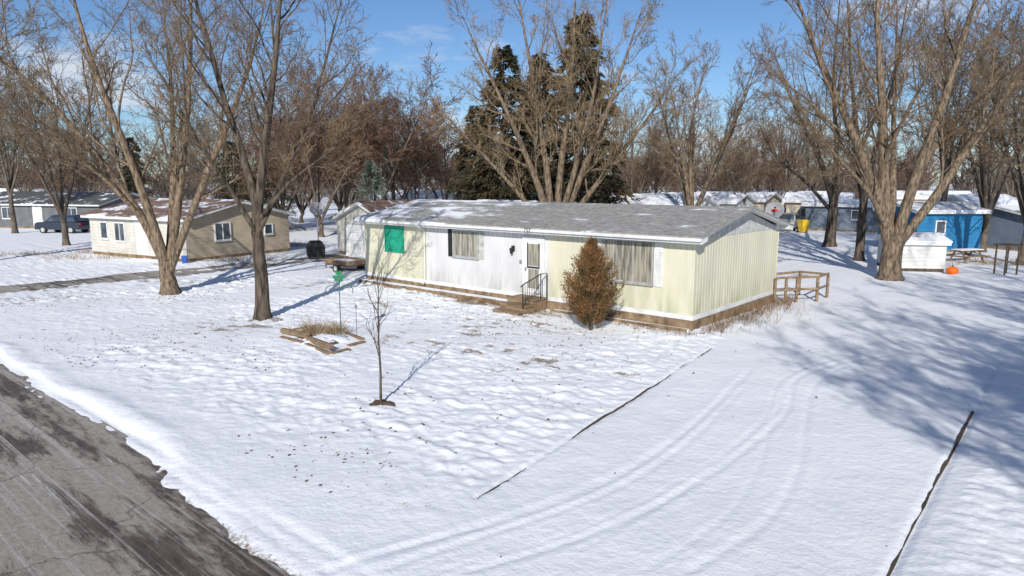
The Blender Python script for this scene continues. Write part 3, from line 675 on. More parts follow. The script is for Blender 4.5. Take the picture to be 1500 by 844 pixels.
poly=[(-OV-.03,ze+.005),(WH/2,RZ+.05),(WH+OV+.03,ze+.005),(WH+OV+.03,ze+.045),(WH/2,RZ+.095),(-OV-.03,ze+.045)]
mb=MB(); mb.ext(poly,-LH-.33,.43,'x'); roof=mb.obj('roof',M_roof,home)
mb=MB(); mb.ext([(-OV,ze-.17),(0,HE-.02),(0,HE+.11),(WH/2,RZ+.02),(WH,HE+.11),(WH,HE-.02),(WH+OV,ze-.17),(WH+OV,ze-.0),(WH/2,RZ+.045),(-OV,ze)],.02,.40,'x')
mb.ext([(-OV,ze-.17),(-OV,ze),(.3,ze+.3*sl+OV*sl-.02),(.3,HE-.03)],-LH-.30,.018,'x')
mb.ext([(WH+OV,ze-.17),(WH+OV,ze),(WH-.3,ze+.3*sl+OV*sl-.02),(WH-.3,HE-.03)],-LH-.30,.018,'x')
mb.obj('eaves',M_white,home)
mb=MB(); mb.box(-LH-.3,.40,-OV-.10,-OV-.004,ze-.09,ze+.004); mb.tube([(-12.2,-OV-.05,ze-.09),(-12.2,-OV+.05,ze-.25),(-12.2,-.05,HE-.25),(-12.2,-.05,.5),(-12.2,-.2,.4)],.03,6)
mb.obj('gutter',M_white,home)
for g0,g1 in((-.02,.012),(-LH,-LH+.03)):
    mb=MB(); mb.ext([(0,HE),(WH/2,RZ+.03),(WH,HE)],g0,g1,'x'); mb.obj('gable',M_oldwhite,home)
for xx,yy,zt in((-8.2,2.6,3.72),(-13.5,2.9,3.8)):
    mb=MB(); mb.tube([(xx,yy,3.3),(xx,yy,zt)],.045,8); mb.obj('vent_pipe',M_grey,roof)
window(home,'front',-10.52,-9.10,1.68,2.78,M_curtain,M_alu,2,split=[.34,.67])
window(home,'front',-3.38,-1.40,1.39,2.80,M_curtain,M_alu,3,split=[.25,.62])
w=window(home,'front',-14.82,-13.56,1.66,2.76,M_green,M_green,1,fw=.03,o=.0,label='green board covering a window')
def shutter(s0,s1,z0,z1,m):
    mb=MB(); mb.box(s0,s1,-.035,.0,z0,z1)
    z=z0+.06
    while z<z1-.07: mb.bar(((s0+.03),-.037,z),((s1-.03),-.037,z),.03,.022); z+=.05
    mb.obj('shutter',m,home)
shutter(-10.79,-10.54,1.66,2.80,M_black); shutter(-9.08,-8.82,1.66,2.80,M_oldwhite)
shutter(-3.68,-3.41,1.35,2.83,M_white); shutter(-1.37,-1.07,1.35,2.83,M_white)
mb=MB(); mb.box(-6.72,-5.90,-.04,.0,.6,2.58); door=mb.obj('door',M_white,home)
mb=MB()
for a,b,c,d in[(-6.83,-6.725,.56,2.68),(-5.895,-5.79,.56,2.68)]: mb.box(a,b,-.06,.0,c,d)
mb.box(-6.72,-5.90,-.06,.0,2.585,2.68); mb.box(-6.83,-5.79,-.12,.0,.5,.555); mb.obj('frame',M_white,door)
mb=MB(); mb.box(-6.56,-6.06,-.05,-.035,1.62,2.42); mb.box(-6.56,-6.06,-.05,-.035,.78,1.5); mb.obj('pane',M_curtain,door)
mb=MB(); mb.box(-6.60,-6.02,-.062,-.045,1.53,1.59); mb.box(-6.60,-6.565,-.062,-.042,1.6,2.46); mb.box(-6.055,-6.02,-.062,-.042,1.6,2.46); mb.obj('mullion',M_black,door)
mb=MB(); mb.tube([(-6.64,-.05,1.52),(-6.64,-.10,1.52),(-6.64,-.10,1.42)],.015,6); mb.obj('handle',M_black,door)
mb=MB(); mb.box(-7.36,-7.24,-.03,.0,2.08,2.3); mb.tube([(-7.3,-.03,2.24),(-7.3,-.12,2.30),(-7.3,-.14,2.22)],.012,6)
mb.tube([(-7.3,-.14,2.24),(-7.3,-.14,2.19),(-7.3,-.14,2.03),(-7.3,-.14,1.98)],[.02,.075,.05,.015],6); mb.obj('wall_lantern',M_black,home)
mb=MB(); mb.box(-7.0,-6.9,-.03,0,1.65,1.78); mb.obj('mailbox',M_grey,home)
def text(s,loc,size,par,m,rx=math.radians(90)):
    cu=bpy.data.curves.new('txt','FONT'); cu.body=s; cu.size=size; cu.extrude=.006; cu.align_x='CENTER'; cu.align_y='CENTER'
    t=bpy.data.objects.new('txt',cu); COL.objects.link(t)
    dg=bpy.context.evaluated_depsgraph_get(); me=bpy.data.meshes.new_from_object(t.evaluated_get(dg)); bpy.data.objects.remove(t)
    me.materials.clear(); me.materials.append(m)
    o=bpy.data.objects.new('house_number',me); COL.objects.link(o); o.parent=par; o.location=loc; o.rotation_euler=(rx,0,0); return o
text('757',(-6.25,-OV-.112,ze-.04),.21,home,M_black)

bw=empty('boardwalk',AB(0,0),ROT,'low weathered timber ledge along the base of mobile home','boardwalk')
mb=MB()
for i in range(9):
    a=-16.2+i*1.05; mb.box(a,a+1.04,-.50,-.46,-.1,.24+.01*(i%2),0)
mb.box(-16.2,-6.8,-.455,-.05,.16,.20,0); mb.obj('board',M_woodtan,bw)
mb=MB(); mb.box(-16.15,-7.2,-.45,-.06,.202,.25); o=mb.obj('snow_layer',M_snow,bw,bevel=.03)
bw2=empty('boardwalk',AB(0,0),ROT,'low weathered timber kerb along the base under the big window','boardwalk')
mb=MB()
for i in range(4):
    a=-5.3+i*1.32; mb.box(a,a+1.31,-.34,-.29,-.1,.16+.015*(i%2),0)
mb.obj('board',M_woodtan,bw2)
mb=MB(); mb.box(-5.3,-.05,-.285,-.04,-.05,.14); mb.obj('snow_layer',M_snow,bw2,bevel=.03)
stp=empty('wooden_steps',AB(-6.2,0),ROT,'weathered wooden steps leading up to the front door','steps')
for i,(b0,b1,z) in enumerate([(-1.78,-1.32,.19),(-1.38,-.92,.36),(-.98,-.1,.53)]):
    mb=MB()
    for j in range(3 if i<2 else 5):
        w=(b1-b0)/(3 if i<2 else 5); mb.box(-.62,.62,b0+j*w+.006,b0+(j+1)*w-.006,z-.04,z)
    mb.box(-.58,.58,b0+.03,b0+.06,z-.17,z-.042)
    mb.obj('tread',M_wood,stp)
mb=MB()
for sx in(-.57,.53): mb.ext([(-1.74,-.1),(-.12,-.1),(-.12,.487),(-.94,.487),(-.94,.317),(-1.34,.317),(-1.34,.147),(-1.74,.147)],sx,sx+.04,'x')
mb.obj('stringer',M_wood,stp)
mb=MB()
mb.tube([(.6,-1.5,.33),(.6,-1.5,1.15)],.02,8); mb.tube([(.6,-.5,.5),(.6,-.5,1.42)],.02,8)
mb.tube([(.6,-1.62,1.08),(.6,-1.5,1.15),(.6,-.5,1.42),(.6,-.15,1.42),(.6,-.15,.5)],.02,8); mb.tube([(.6,-1.5,.55),(.6,-.5,.75)],.012,6)
for i in range(1,8):
    t=i/8; mb.tube([(.6,-1.5+t,.55+.2*t),(.6,-1.5+t,1.15+.27*t)],.009,5)
mb.obj('handrail',M_black,stp,smooth=True)

# satellite dishes
def dish(loc,zc,R,az,label,mark=False):
    e=empty('satellite_dish',(loc[0],loc[1],0),0,label,'satellite dish')
    mb=MB(); mb.tube([(0,0,-.1),(0,0,zc-.05)],.04,8); mb.obj('pole',M_grey,e,smooth=True)
    mb=MB(); vs=[];n=28;K=6
    for k in range(K+1):
        r=R*k/K
        for j in range(n):
            a=6.283*j/n; vs.append((math.cos(a)*r,math.sin(a)*r*.92,.28*(r*r)/R))
    fs=[(k*n+j,k*n+(j+1)%n,(k+1)*n+(j+1)%n,(k+1)*n+j) for k in range(K) for j in range(n)]
    mb.add(vs,fs); d=mb.obj('reflector',M_grey,e,smooth=True)
    s=d.modifiers.new('Solidify','SOLIDIFY'); s.thickness=.02
    d.location=(0,0,zc); d.rotation_euler=(math.radians(62),0,az)
    mb=MB(); mb.tube([(0,-R*.9,.1),(0,-R*.5,R*.85),(0,-R*.1,R*.95)],.018,6); mb.tube([(0,-R*.12,R*.9),(0,0,R*.98)],.05,8); mb.obj('feed_arm',M_dark,d)
    if mark:
        mb=MB(); mb.add([(math.cos(6.283*j/16)*R*.4,math.sin(6.283*j/16)*R*.16,.03+.28*(R*.4)**2/R+.03) for j in range(16)],[tuple(range(16))]); mb.obj('emblem',M_red,d)
x,y=FX(1131,31.5); dish((x,y),3.35,.42,math.radians(-20),'grey satellite dish with red mark on a pole',True)
x,y=FX(466,43); dish((x,y),2.95,.5,math.radians(25),'grey satellite dish on pole beside the garage')

# railing fence by rear corner
fn=empty('wooden_fence',W(1136,444),0,'low weathered wooden railing fence at the rear corner','fence')
bx,by=W(1136,444)
def rel(u,v): x,y=W(u,v); return (x-bx,y-by)
path=[rel(1134,446),rel(1150,445),rel(1166,444),rel(1196,443),rel(1211,437)]
back=[rel(1134,436),rel(1170,432),rel(1211,437)]
for (px,py) in path+back[:2]:
    mb=MB(); mb.box(px-.045,px+.045,py-.045,py+.045,-.1,1.0); mb.obj('post',M_wood,fn)
for pl in(path,back):
    for p,q in zip(pl[:-1],pl[1:]):
        for z in((.98,) if pl is back else (.55,1.02)):
            mb=MB(); mb.bar((p[0],p[1]-.05,z),(q[0],q[1]-.05,z),.035,.09); mb.obj('rail',M_wood,fn)

# ---------------------------------------------------------------- other buildings
def house(name,label,cat_,loc,rotz,L,Wd,he,rise,wall,roofm,ov=.35,trim=M_white,wins=(),doors=(),group=None,base=M_woodtan,wall2=None):
    e=empty(name,(loc[0],loc[1],0),rotz,label,cat_,group)
    mb=MB(); mb.box(-L,0,0,Wd,.25,he); mb.ext([(0,he),(Wd/2,he+rise),(Wd,he)],-L+.002,-.002,'x')
    if wall2: mb.box(-L+.01,-.01,-.012,.001,.26,he-.01,1)
    mb.obj('wall',[wall,wall2 or wall],e)
    mb=MB(); mb.box(-L+.02,-.02,.02,Wd-.02,-.15,.249); mb.obj('foundation',base,e)
    s=rise/(Wd/2); ze=he-s*ov
    mb=MB(); mb.ext([(-ov-.03,ze+.10),(Wd/2,he+rise+.12),(Wd+ov+.03,ze+.10),(Wd+ov+.03,ze+.16),(Wd/2,he+rise+.19),(-ov-.03,ze+.16)],-L-ov-.03,ov+.03,'x'); mb.obj('roof',roofm,e)
    mb=MB(); mb.ext([(-ov,ze-.06),(Wd/2,he+rise-.02),(Wd+ov,ze-.06),(Wd+ov,ze+.098),(Wd/2,he+rise+.118),(-ov,ze+.098)],-L-ov,ov,'x'); mb.obj('eaves',trim,e)
    for (f,s0,s1,z0,z1,p) in wins: window(e,f,s0,s1,z0,z1,M_glass,trim,p,fw=.07,o=.014)
    for (f,s0,s1,z1,m) in doors:
        mb=MB(); fbox(mb,f,s0,s1,.0,.04,.3,z1); d=mb.obj('door',m,e)
        mb=MB(); fbox(mb,f,s0-.09,s0-.003,.0,.06,.28,z1+.09); fbox(mb,f,s1+.003,s1+.09,.0,.06,.28,z1+.09); fbox(mb,f,s0,s1,.0,.06,z1+.003,z1+.09); mb.obj('frame',trim,d)
    return e
nh=house('ranch_house','tan single-storey house with snow-dusted brown roof','house',W(275,386),math.atan2(-.49,.87),9.6,7.7,2.55,.85,M_tan,M_roofbrown,wall2=M_pale,
  wins=[('end',1.9,3.05,1.15,2.25,2),('end',5.6,6.3,1.3,2.0,1),('front',-8.4,-7.6,1.1,2.2,1),('front',-6.9,-5.8,1.0,2.2,2),('front',-2.9,-2.2,1.2,2.1,1)],doors=[('front',-4.6,-3.6,2.3,M_white),('front',-1.4,-.7,2.1,M_oldwhite)])
gr=house('garage','small cream garage with white overhead door and gable roof','garage',AB(-23.1,6.9),ROT,5.2,6.5,2.3,.02,M_pale,M_roofsnow,ov=.0)
for ch in list(gr.children):
    if ch.name.startswith(('roof','eaves')): bpy.data.objects.remove(ch)
for g0,g1 in((0,.03),(6.47,6.5)):
    mb=MB(); mb.ext([(-5.2,2.3),(-2.6,3.35),(0,2.3)],g0,g1,'y'); mb.obj('gable',M_pale,gr)
mb=MB(); mb.ext([(-5.55,2.26),(-2.6,3.45),(.35,2.26),(.35,2.32),(-2.6,3.52),(-5.55,2.32)],-.38,6.8,'y'); mb.obj('roof',M_roofbrown,gr)
mb=MB(); mb.ext([(-5.5,2.12),(-2.6,3.28),(.3,2.12),(.3,2.275),(-2.6,3.445),(-5.5,2.275)],-.36,-.02,'y'); mb.obj('eaves',M_white,gr)
mb=MB()
for k in range(4): mb.box(-4.2,-1.0,-.04-.006*(k%2),.0,.02+k*.5,.505+k*.5)
mb.obj('door',M_white,gr)
mb=MB(); mb.box(-4.32,-4.205,-.06,0,0,2.1); mb.box(-.995,-.88,-.06,0,0,2.1); mb.box(-4.2,-1.0,-.06,0,2.03,2.12); mb.obj('door_frame',M_oldwhite,gr)
house('storage_shed','low snow-roofed shed behind the mobile home','shed',AB(-14.5,11.5),ROT,7,4,2.75,.6,M_pale,M_roofsnow)
house('ranch_house','dark grey low house with snow-patched roof','house',W(148,338),math.atan2(-.25,.97),16,8,2.5,1.0,M_greysid,M_roofdark,wins=[('front',-4,-2.6,1,2.2,2),('front',-12,-10.5,1,2.2,2)],doors=[('front',-8,-7,2.2,M_white)])
house('mobile_home','bright blue mobile home with white trim and snowy roof','mobile home',W(1434,372),math.radians(4),4.4,4.2,2.75,.4,M_blue,M_roofsnow,ov=.3,wins=[('front',-3.2,-2.5,1.3,2.2,1)])
x,y=FX(1300,62); house('mobile_home','slate blue mobile home seen between tree trunks','mobile home',(x,y),math.radians(-35),7,4.2,2.5,.4,M_slate,M_roofsnow,wins=[('front',-3,-2,1.2,2.1,1)])
x,y=FX(1500,60); house('mobile_home','white mobile home with snowy roof near the blue one','mobile home',(x,y),math.radians(10),5,5,2.7,.7,M_whitelap,M_roofsnow,wins=[('front',-3.5,-2.5,1.2,2.1,1)])
x,y=FX(1620,47); house('mobile_home','slate grey mobile home with snow on roof','mobile home',(x,y),math.radians(15),7,4.5,2.5,.4,M_slate,M_roofsnow,wins=[('front',-6,-5,1.2,2.1,1)])
rrow=[(868,60,-41,9,M_whitelap),(955,62,-41,10,M_beigelap),(1010,56,-41,8,M_whitelap),(1075,64,-41,9,M_whitelap),(1118,70,-41,8,M_beigelap),(1240,66,-30,5.5,M_beigelap),(1195,78,-41,8,M_whitelap),(1420,80,-20,8,M_beigelap),(640,80,-41,10,M_whitelap),(60,110,-20,14,M_beigelap)]
for u,Y,ro,L,m in rrow:
    x,y=FX(u,Y); house('mobile_home',('white' if m==M_whitelap else 'beige')+' mobile home with snow-covered low gable roof','mobile home',(x,y),math.radians(ro),L,4.4,2.8,.65,m,M_roofsnow,wins=[('front',-L*.75,-L*.75+1,1.2,2.1,1),('front',-L*.3,-L*.3+1,1.2,2.1,1),('end',1.5,2.6,1.2,2.1,1)],group='homes in the snowy park')
x,y=W(1383,401); house('garden_shed','low white shed with snow-covered roof under tree','shed',(x,y),math.radians(-8),2.35,2.6,1.55,.28,M_whitelap,M_roofsnow,ov=.15,base=M_darkwood,doors=[('end',.7,1.7,1.45,M_woodtan)])
def pumpkin(loc,R):
    e=empty('pumpkin',(loc[0],loc[1],.04),0,'large orange ribbed pumpkin standing in snow beside shed','pumpkin')
    mb=MB();vs=[];n=40;K=12
    for k in range(K+1):
        ph=math.pi*k/K
        for j in range(n):
            a=6.283*j/n; r=R*math.sin(ph)*(1+.06*abs(math.cos(5*a)))+.001; vs.append((math.cos(a)*r,math.sin(a)*r,R*.8*(1-math.cos(ph))))
    mb.add(vs,[(k*n+j,k*n+(j+1)%n,(k+1)*n+(j+1)%n,(k+1)*n+j) for k in range(K) for j in range(n)]); mb.obj('shell',M_orange,e,smooth=True)
    mb=MB(); mb.tube([(0,0,R*1.55),(0,0,R*1.75),(.04,0,R*1.9)],[.05,.03,.03],6); mb.obj('stem',M_darkwood,e)
pumpkin(W(1394,404),.27)
def table(loc,rot,label):
    e=empty('picnic_table',(loc[0],loc[1],.05),rot,label,'table')
    mb=MB()
    for i in range(5): mb.box(-.9,.9,-.37+i*.15,-.24+i*.15,.70,.74)
    mb.obj('top',M_wood,e)
    for s in(-1,1):
        mb=MB(); mb.box(-.9,.9,s*.68-.12,s*.68+.12,.41,.45); mb.obj('bench',M_wood,e)
    for s in(-.65,.65):
        mb=MB(); mb.bar((s,-.6,-.05),(s,-.2,.7),.05,.09); mb.bar((s,.6,-.05),(s,.2,.7),.05,.09); mb.bar((s,-.75,.38),(s,.75,.38),.04,.09); mb.obj('leg',M_wood,e)
    mb=MB(); mb.box(-.86,.86,-.33,.33,.742,.79); mb.obj('snow_layer',M_snow,e,bevel=.02)
table(W(1415,386),.3,'snow-topped wooden picnic table near blue home')
e=empty('garden_arbor',W(1472,404),math.radians(10),'dark wooden arbor frame standing in the snow','arbor')
for sx in(-.35,.35):
    for sy in(-.3,.3):
        mb=MB(); mb.box(sx-.03,sx+.03,sy-.03,sy+.03,-.1,1.5); mb.obj('post',M_darkwood,e)
mb=MB(); mb.box(-.5,.5,-.35,-.29,1.5,1.56); mb.box(-.5,.5,.29,.35,1.5,1.56)
for i in range(5): mb.bar((-.4+i*.2,-.45,1.58),(-.4+i*.2,.45,1.58),.04,.04)
mb.obj('lattice',M_darkwood,e)
def cart(loc,m,label,sc=1):
    e=empty('trash_cart',(loc[0],loc[1],.03),.3,label,'trash bin'); e.scale=(sc,)*3
    mb=MB(); mb.add([(-.26,-.28,.08),(.26,-.28,.08),(.26,.28,.08),(-.26,.28,.08),(-.33,-.36,1.0),(.33,-.36,1.0),(.33,.36,1.0),(-.33,.36,1.0)],[(3,2,1,0),(4,5,6,7),(0,1,5,4),(1,2,6,5),(2,3,7,6),(3,0,4,7)]); mb.obj('body',m,e,bevel=.03)
    mb=MB(); mb.ext([(-.4,1.005),(.4,1.005),(.38,1.07),(0,1.12),(-.38,1.07)],-.36,.36,'x'); mb.obj('lid',m,e,bevel=.02)
    for s in(-.3,.3):
        mb=MB(); mb.tube([(s-.03,.3,.12),(s+.03,.3,.12)],.12,14); mb.obj('wheel',M_dark,e)
cart(W(1176,342),M_yellow,'yellow wheeled bin on snow beside parked vehicles',1.1)
cart(W(271,388) ,mat('blue_plastic',(.03,.1,.4),rough=.4),'small blue wheeled bin at corner of the tan house',.45)

def car(loc,rot,paint,label,suv=True,group=None):
    e=empty('parked_car',(loc[0],loc[1],.04),rot,label,'car',group)
    h=1.68 if suv else 1.45; w=.9
    low=[(-2.25,.35),(-2.28,.62),(-2.2,.92),(-2.0,1.02),(-1.1,1.06),(1.7,1.06),(2.15,1.0),(2.25,.7),(2.22,.35)]
    mb=MB(); mb.ext(low,-w,w,'y'); b=mb.obj('body',paint,e,bevel=.07)
    top=[(-1.25,1.05),(-.55,h-.04),(-.2,h),(1.6,h-.02),(2.0,1.05)]
    n=len(top); vs=[(px,(-w+.04)+(.17 if pz>1.2 else 0),pz) for px,pz in top]+[(px,(w-.04)-(.17 if pz>1.2 else 0),pz) for px,pz in top]
    mb=MB(); mb.add(vs,[tuple(range(n)),tuple(range(2*n-1,n-1,-1))]+[(i,i+n,(i+1)%n+n,(i+1)%n) for i in range(n)]); mb.obj('cabin',paint,e,bevel=.04)
    mb=MB()
    for s in(-1,1):
        y0=s*(w-.045);y1=s*(w-.20)
        for a,bq,c_,d_ in[(-1.05,-.45,.2,.2),(.27,.27,.95,.95),(1.03,1.03,1.8,1.5)]:
            mb.add([(a,y0+s*.004,1.12),(c_,y0+s*.004,1.12),(d_,y1+s*.012,h-.12),(bq,y1+s*.012,h-.12)],[(0,1,2,3)])
    mb.add([(-1.2,-.72,1.1),(-1.2,.72,1.1),(-.62,.62,h-.09),(-.62,-.62,h-.09)],[(0,1,2,3)])
    mb.add([(2.01,-.72,1.1),(2.01,.72,1.1),(1.68,.62,h-.09),(1.68,-.62,h-.09)],[(0,1,2,3)]); mb.obj('window',M_glass,e)
    for sx in(-1.4,1.4):
        for sy in(-1,1):
            mb=MB(); mb.tube([(sx,sy*.70,.34),(sx,sy*.92,.34)],.34,22); wh=mb.obj('wheel',M_dark,e,bevel=.02)
            mb=MB(); mb.tube([(sx,sy*.90,.34),(sx,sy*.93,.34)],.2,14); mb.obj('rim',M_alu,wh)
    for sy in(-.65,.65):
        mb=MB(); mb.box(-2.31,-2.2,sy-.18,sy+.18,.72,.86); mb.obj('headlight',M_lamp,e,bevel=.02)
        mb=MB(); mb.box(2.17,2.27,sy-.14,sy+.14,.75,.98); mb.obj('taillight',M_red,e,bevel=.02)
    return e
car(W(95,342),math.radians(-8),M_carpaint,'dark blue station wagon parked before the grey house')
car(W(1153,338),math.radians(60),M_carsilver,'silver car parked between snowy homes')
car(W(1455,352),math.radians(20),M_carpaint,'dark car parked near the white mobile home')
x,y=W(508,399); e=empty('utility_trailer',(x,y,.04),ROT,'small rusty flatbed trailer with wooden sides and snow','trailer')
mb=MB(); mb.box(-1.0,1.0,-.6,.6,.36,.44); mb.obj('bed',M_rust,e)
mb=MB(); mb.box(-1.0,1.0,-.63,-.59,.44,.66); mb.box(-1.0,1.0,.59,.63,.44,.66); mb.box(-1.03,-.99,-.61,.61,.44,.66); mb.box(.99,1.03,-.61,.61,.44,.66); mb.obj('side_board',M_wood,e)
mb=MB(); mb.box(-.98,.98,-.58,.58,.44,.58); mb.obj('snow_layer',M_snow,e,bevel=.05)
for s in(-1,1):
    mb=MB(); mb.tube([(.2,s*.67,.26),(.2,s*.83,.26)],.26,18); wh=mb.obj('wheel',M_dark,e); mb=MB(); mb.tube([(.2,s*.81,.26),(.2,s*.84,.26)],.13,12); mb.obj('rim',M_oldwhite,wh)
    mb=MB(); mb.ext([(-.15,.45),(-.1,.56),(.0,.6),(.4,.6),(.5,.56),(.55,.45)],s*.65,s*.85,'y'); mb.obj('fender',M_rust,e)
mb=MB(); mb.bar((-1.0,-.5,.38),(-1.9,0,.38),.06,.06); mb.bar((-1.0,.5,.38),(-1.9,0,.38),.06,.06); mb.tube([(-1.85,0,.38),(-1.85,0,0)],.03,8); mb.obj('tongue',M_rust,e)
x,y=W(463,379); e=empty('covered_grill',(x,y,.04),.4,'barbecue grill under a black cover beside garage','grill')
mb=MB(); mb.add([(-.52,-.32,.1),(.52,-.32,.1),(.52,.32,.1),(-.52,.32,.1),(-.55,-.34,.72),(.55,-.34,.72),(.55,.34,.72),(-.55,.34,.72),(-.33,-.22,1.08),(.33,-.22,1.08),(.33,.22,1.08),(-.33,.22,1.08)],
 [(3,2,1,0),(0,1,5,4),(1,2,6,5),(2,3,7,6),(3,0,4,7),(4,5,9,8),(5,6,10,9),(6,7,11,10),(7,4,8,11),(8,9,10,11)]); mb.obj('cover',M_black,e,bevel=.07)
for s in(-.42,.42):
    mb=MB(); mb.tube([(s,-.25,.07),(s,-.2,.07)],.07,12); mb.obj('wheel',M_dark,e)

# ---------------------------------------------------------------- garden bed
def T3(u,v,z): x,y=W(u,v); return (x,y,z)
TL=[((412,499),(449,509),.17),((414,494),(452,504),.32),((449,510),(484,524),.17),((452,506),(486,521),.31),((484,524),(512,517),.16),((510,512),(534,506),.16),((497,489),(531,503),.16),((430,488),(470,481),.15)]
for i,(p,q,z) in enumerate(TL):
    a=Vector(T3(*p,z-.02)); b=Vector(T3(*q,z-.02)); d=(b-a)
    mb=MB(); L=d.length; mb.bar((-L/2,0,-.07),(L/2,0,-.07),.15,.14)
    o=mb.obj('landscape_timber',M_wood,bevel=.02,loc=((a+b)/2),rotz=math.atan2(d.y,d.x)); tag(o,'weathered brown landscape timber edging the flower bed','timber','timbers edging flower bed')
    o.rotation_euler[1]=random.uniform(-.03,.03)
x,y=W(474,502); mound('flower_bed',(x,y),.95,.18,M_soil,'raised soil bed with dead plants and snow','flower bed',5,z=.02,sx=1.15,sy=.8)
x,y=W(474,503); mound('snow_patch',(x,y),.75,.15,M_snow,'patch of snow lying in the flower bed','snow',8,z=.09)
def blades(name,pts,hts,label,cat_,m,seed=0,nper=5,spread=.05,lean=.35,wd=.004):
    rng=np.random.default_rng(seed); P=np.repeat(pts,nper,0)+np.c_[rng.normal(0,spread,(len(pts)*nper,2)),np.zeros(len(pts)*nper)]
    h=np.repeat(hts,nper)*rng.uniform(.4,1.1,len(P)); D=np.c_[rng.normal(0,lean,(len(P),2)),np.ones(len(P))]
    V,F=sprays(P,D,h,np.full(len(P),wd)+h*.006,rng); o=np_obj(name,V,F,m); o['kind']='stuff'; return tag(o,label,cat_)
rng=np.random.default_rng(8)
def disk(u,v,rx,ry,n,z=.1):
    x,y=W(u,v); r=np.sqrt(rng.random(n)); a=rng.uniform(0,6.283,n); return np.c_[x+np.cos(a)*r*rx,y+np.sin(a)*r*ry,np.full(n,z)]
p=disk(470,495,.85,.6,120,.12); blades('dead_plants',p,rng.uniform(.2,.65,len(p)),'straw-coloured dead plants in the flower bed','dry plants',M_straw,1,8,.07,.5,.004)
pl=[];hh=[]
for i in range(230):
    b=rng.uniform(-.2,WH+.5); pl.append(AB(.35+rng.exponential(.3),b)+(.05,)); hh.append(rng.uniform(.2,.75))
for i in range(90): pl.append(AB(rng.uniform(-2.2,.4),-.5-rng.exponential(.15))+(.05,)); hh.append(rng.uniform(.1,.35))
for i in range(90): pl.append(AB(rng.uniform(-12,-4),-.65-rng.exponential(.12))+(.05,)); hh.append(rng.uniform(.15,.5))
for i in range(40): pl.append(AB(rng.uniform(-16,-12),-.6-rng.exponential(.12))+(.05,)); hh.append(rng.uniform(.1,.25))
blades('dry_weeds',np.array(pl),np.array(hh),'brown dead weeds along the mobile home base','weeds',mat('dead_weeds',(.24,.15,.08),(.11,.07,.04),rough=1),2,6,.08,.35,.003)
n=14000; a=rng.uniform(-23,2.4,n); b=rng.uniform(-13.8,-.6,n); k=(vn(a*.35,b*.35,21)*.6+vn(a*2.6,b*3.8,3)*-.35+.35+rng.normal(0,.12,n))>.56; k&=a<drive_a(b)-.1
a,b=a[k],b[k]; P=np.c_[C[0]+a*A[0]+b*B[0],C[1]+a*A[1]+b*B[1],zfun(a,b)-.006]
blades('grass_tufts',P,rng.uniform(.02,.07,len(P)),'dry grass tips poking through the snow','grass',M_straw,3,4,.035,.9,.003)
n=11000; a=rng.uniform(-24,2.4,n); b=rng.uniform(-14,0,n); k=(vn(a*.28,b*.28,31)*.8+vn(a*1.5,b*1.5,33)*.3+rng.normal(0,.15,n))>.76; k&=a<drive_a(b)
a,b=a[k],b[k]
ex=rng.uniform(2,16,40); ey=rng.uniform(-14,2,40); a=np.r_[a,ex]; b=np.r_[b,ey]; n=len(a)
P=np.c_[C[0]+a*A[0]+b*B[0],C[1]+a*A[1]+b*B[1],zfun(a,b)+.006]
an=rng.uniform(0,6.283,n); D=np.c_[np.cos(an),np.sin(an),rng.normal(0,.25,n)]
U_=np.c_[-np.sin(an),np.cos(an),rng.normal(0,.35,n)]; s=rng.uniform(.013,.045,n)[:,None]
V=np.stack([P-D*s,P+U_*s*.7,P+D*s+[0,0,.01],P-U_*s*.7],1).reshape(-1,3)
o=np_obj('fallen_leaves',V,np.arange(4*n).reshape(n,4),M_leaf); o['kind']='stuff'; tag(o,'brown dead leaves scattered over the snow','leaves')
pl=[];hh=[]
for (u,v,rx,ry,nn) in [(20,376,2.5,1,60),(150,372,2,.8,40),(130,380,3,1,50),(330,384,3,.6,60),(430,362,1.2,.8,50),(1100,345,3,2,60),(1440,388,3,1,60)]:
    q=disk(u,v,rx,ry,nn,.03); pl.append(q); hh.append(rng.uniform(.2,.7,nn))
blades('dry_weeds',np.concatenate(pl),np.concatenate(hh),'dead brown weeds and shrubs poking from snow','weeds',M_straw,5,8,.15,.5,.006)

x,y=W(500,500); e=empty('shepherd_hook',(x,y,.1),0,'teal metal double garden hook standing in the flower bed','garden hook')
mb=MB(); mb.tube([(0,0,-.1),(0,0,1.75)],.014,8); mb.obj('pole',M_teal,e,smooth=True)
for s in(-1,1):
    mb=MB(); pts=[(0,0,1.15)]
    for i in range(13):
        t=i/12*math.pi*1.15; pts.append((s*(.2-.2*math.cos(t)),0,1.42+.16*math.sin(t)))
    mb.tube(pts,.013,6); mb.obj('hook_arm',M_teal,e,smooth=True)
mb=MB(); mb.tube([(-.2,0,.0),(.2,0,.0)],.01,6); mb.tube([(-.2,0,.0),(-.2,0,-.15)],.01,6); mb.tube([(.2,0,.0),(.2,0,-.15)],.01,6); mb.obj('foot',M_teal,e)
e=empty('shamrock_ornament',(x,y-.02,1.86),0,'green metal shamrock ornament on top of garden hook','ornament')
for an in(90,210,330):
    mb=MB(); pts=[]
    for i in range(24):
        t=2*math.pi*i/24; hx=16*math.sin(t)**3; hy=13*math.cos(t)-5*math.cos(2*t)-2*math.cos(3*t)-math.cos(4*t)
        hx*=.0062; hy=(hy+17)*.0058; a=math.radians(an-90); pts.append((hx*math.cos(a)-hy*math.sin(a),hx*math.sin(a)+hy*math.cos(a)+.08))
    mb.ext(pts,-.01+an*.00001,.012+an*.00001,'y'); mb.obj('leaf',M_clover,e)
mb=MB(); mb.tube([(0,.02,.1),(.02,.02,0),(.0,.02,-.12)],.012,6); mb.obj('stem',M_clover,e)
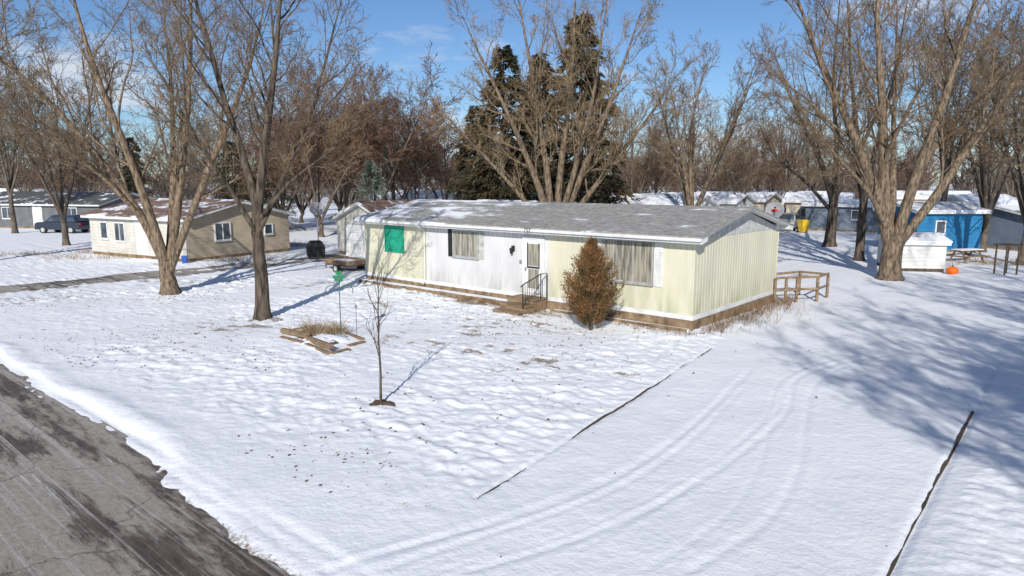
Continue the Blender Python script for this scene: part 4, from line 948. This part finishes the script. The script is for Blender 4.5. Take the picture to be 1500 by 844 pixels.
x,y=W(523,500); e=empty('garden_stake',(x,y,.05),0,'thin metal garden stake with small finial','garden stake')
mb=MB(); mb.tube([(0,0,-.1),(0,0,.95)],.008,6); mb.obj('rod',M_black,e); mb=MB(); mb.tube([(0,0,.93),(0,0,.98),(0,0,1.03),(0,0,1.07)],[.01,.04,.04,.01],8); mb.obj('finial',M_grey,e)

# ---------------------------------------------------------------- light, sky, camera
EL=math.radians(28); az=(-.16,-1.0); nl=math.hypot(*az); ts=Vector((az[0]/nl*math.cos(EL),az[1]/nl*math.cos(EL),math.sin(EL)))
sd=bpy.data.lights.new('sun','SUN'); sd.energy=4.95; sd.angle=math.radians(.53); sd.color=(1,.955,.89)
so=bpy.data.objects.new('sun',sd); COL.objects.link(so); so.rotation_euler=(-ts).to_track_quat('-Z','Y').to_euler(); so.location=(0,0,40)
w=bpy.data.worlds.new('World'); scene.world=w; w.use_nodes=True; nt=w.node_tree; L=nt.links
bg=nt.nodes['Background']; bg.inputs['Strength'].default_value=.085
sky=nt.nodes.new('ShaderNodeTexSky'); sky.sky_type='NISHITA'; sky.sun_disc=False; sky.sun_elevation=EL; sky.sun_rotation=math.radians(189); sky.air_density=1.0; sky.dust_density=.1; sky.ozone_density=2.0
tint=nt.nodes.new('ShaderNodeMix'); tint.data_type='RGBA'; tint.blend_type='MULTIPLY'; tint.inputs['Factor'].default_value=1; tint.inputs['B'].default_value=(.74,.94,1.22,1)
L.new(sky.outputs['Color'],tint.inputs['A'])
tc=nt.nodes.new('ShaderNodeTexCoord'); mp=nt.nodes.new('ShaderNodeMapping'); mp.inputs['Scale'].default_value=(1,1,3.4); mp.inputs['Location'].default_value=(.55,.2,.1)
n=nt.nodes.new('ShaderNodeTexNoise'); n.inputs['Scale'].default_value=3.0; n.inputs['Detail'].default_value=10; n.inputs['Roughness'].default_value=.58
r=nt.nodes.new('ShaderNodeValToRGB'); r.color_ramp.elements[0].position=.53; r.color_ramp.elements[1].position=.68
r.color_ramp.elements[1].color=(.9,.9,.9,1)
L.new(tc.outputs['Generated'],mp.inputs['Vector']); L.new(mp.outputs['Vector'],n.inputs['Vector']); L.new(n.outputs['Fac'],r.inputs['Fac'])
mx=nt.nodes.new('ShaderNodeMix'); mx.data_type='RGBA'; L.new(r.outputs['Color'],mx.inputs['Factor']); L.new(tint.outputs['Result'],mx.inputs['A']); mx.inputs['B'].default_value=(8.6,9.1,9.9,1)
L.new(mx.outputs['Result'],bg.inputs['Color'])
cam=bpy.data.cameras.new('camera'); cam.lens=24; cam.sensor_width=36; cam.clip_end=3000; cam.clip_start=.1
co=bpy.data.objects.new('camera',cam); COL.objects.link(co); co.location=(0,0,H); co.rotation_euler=(math.radians(90-8.81),0,0); scene.camera=co
scene.view_settings.view_transform='Standard'; scene.view_settings.look='None'; scene.view_settings.exposure=0
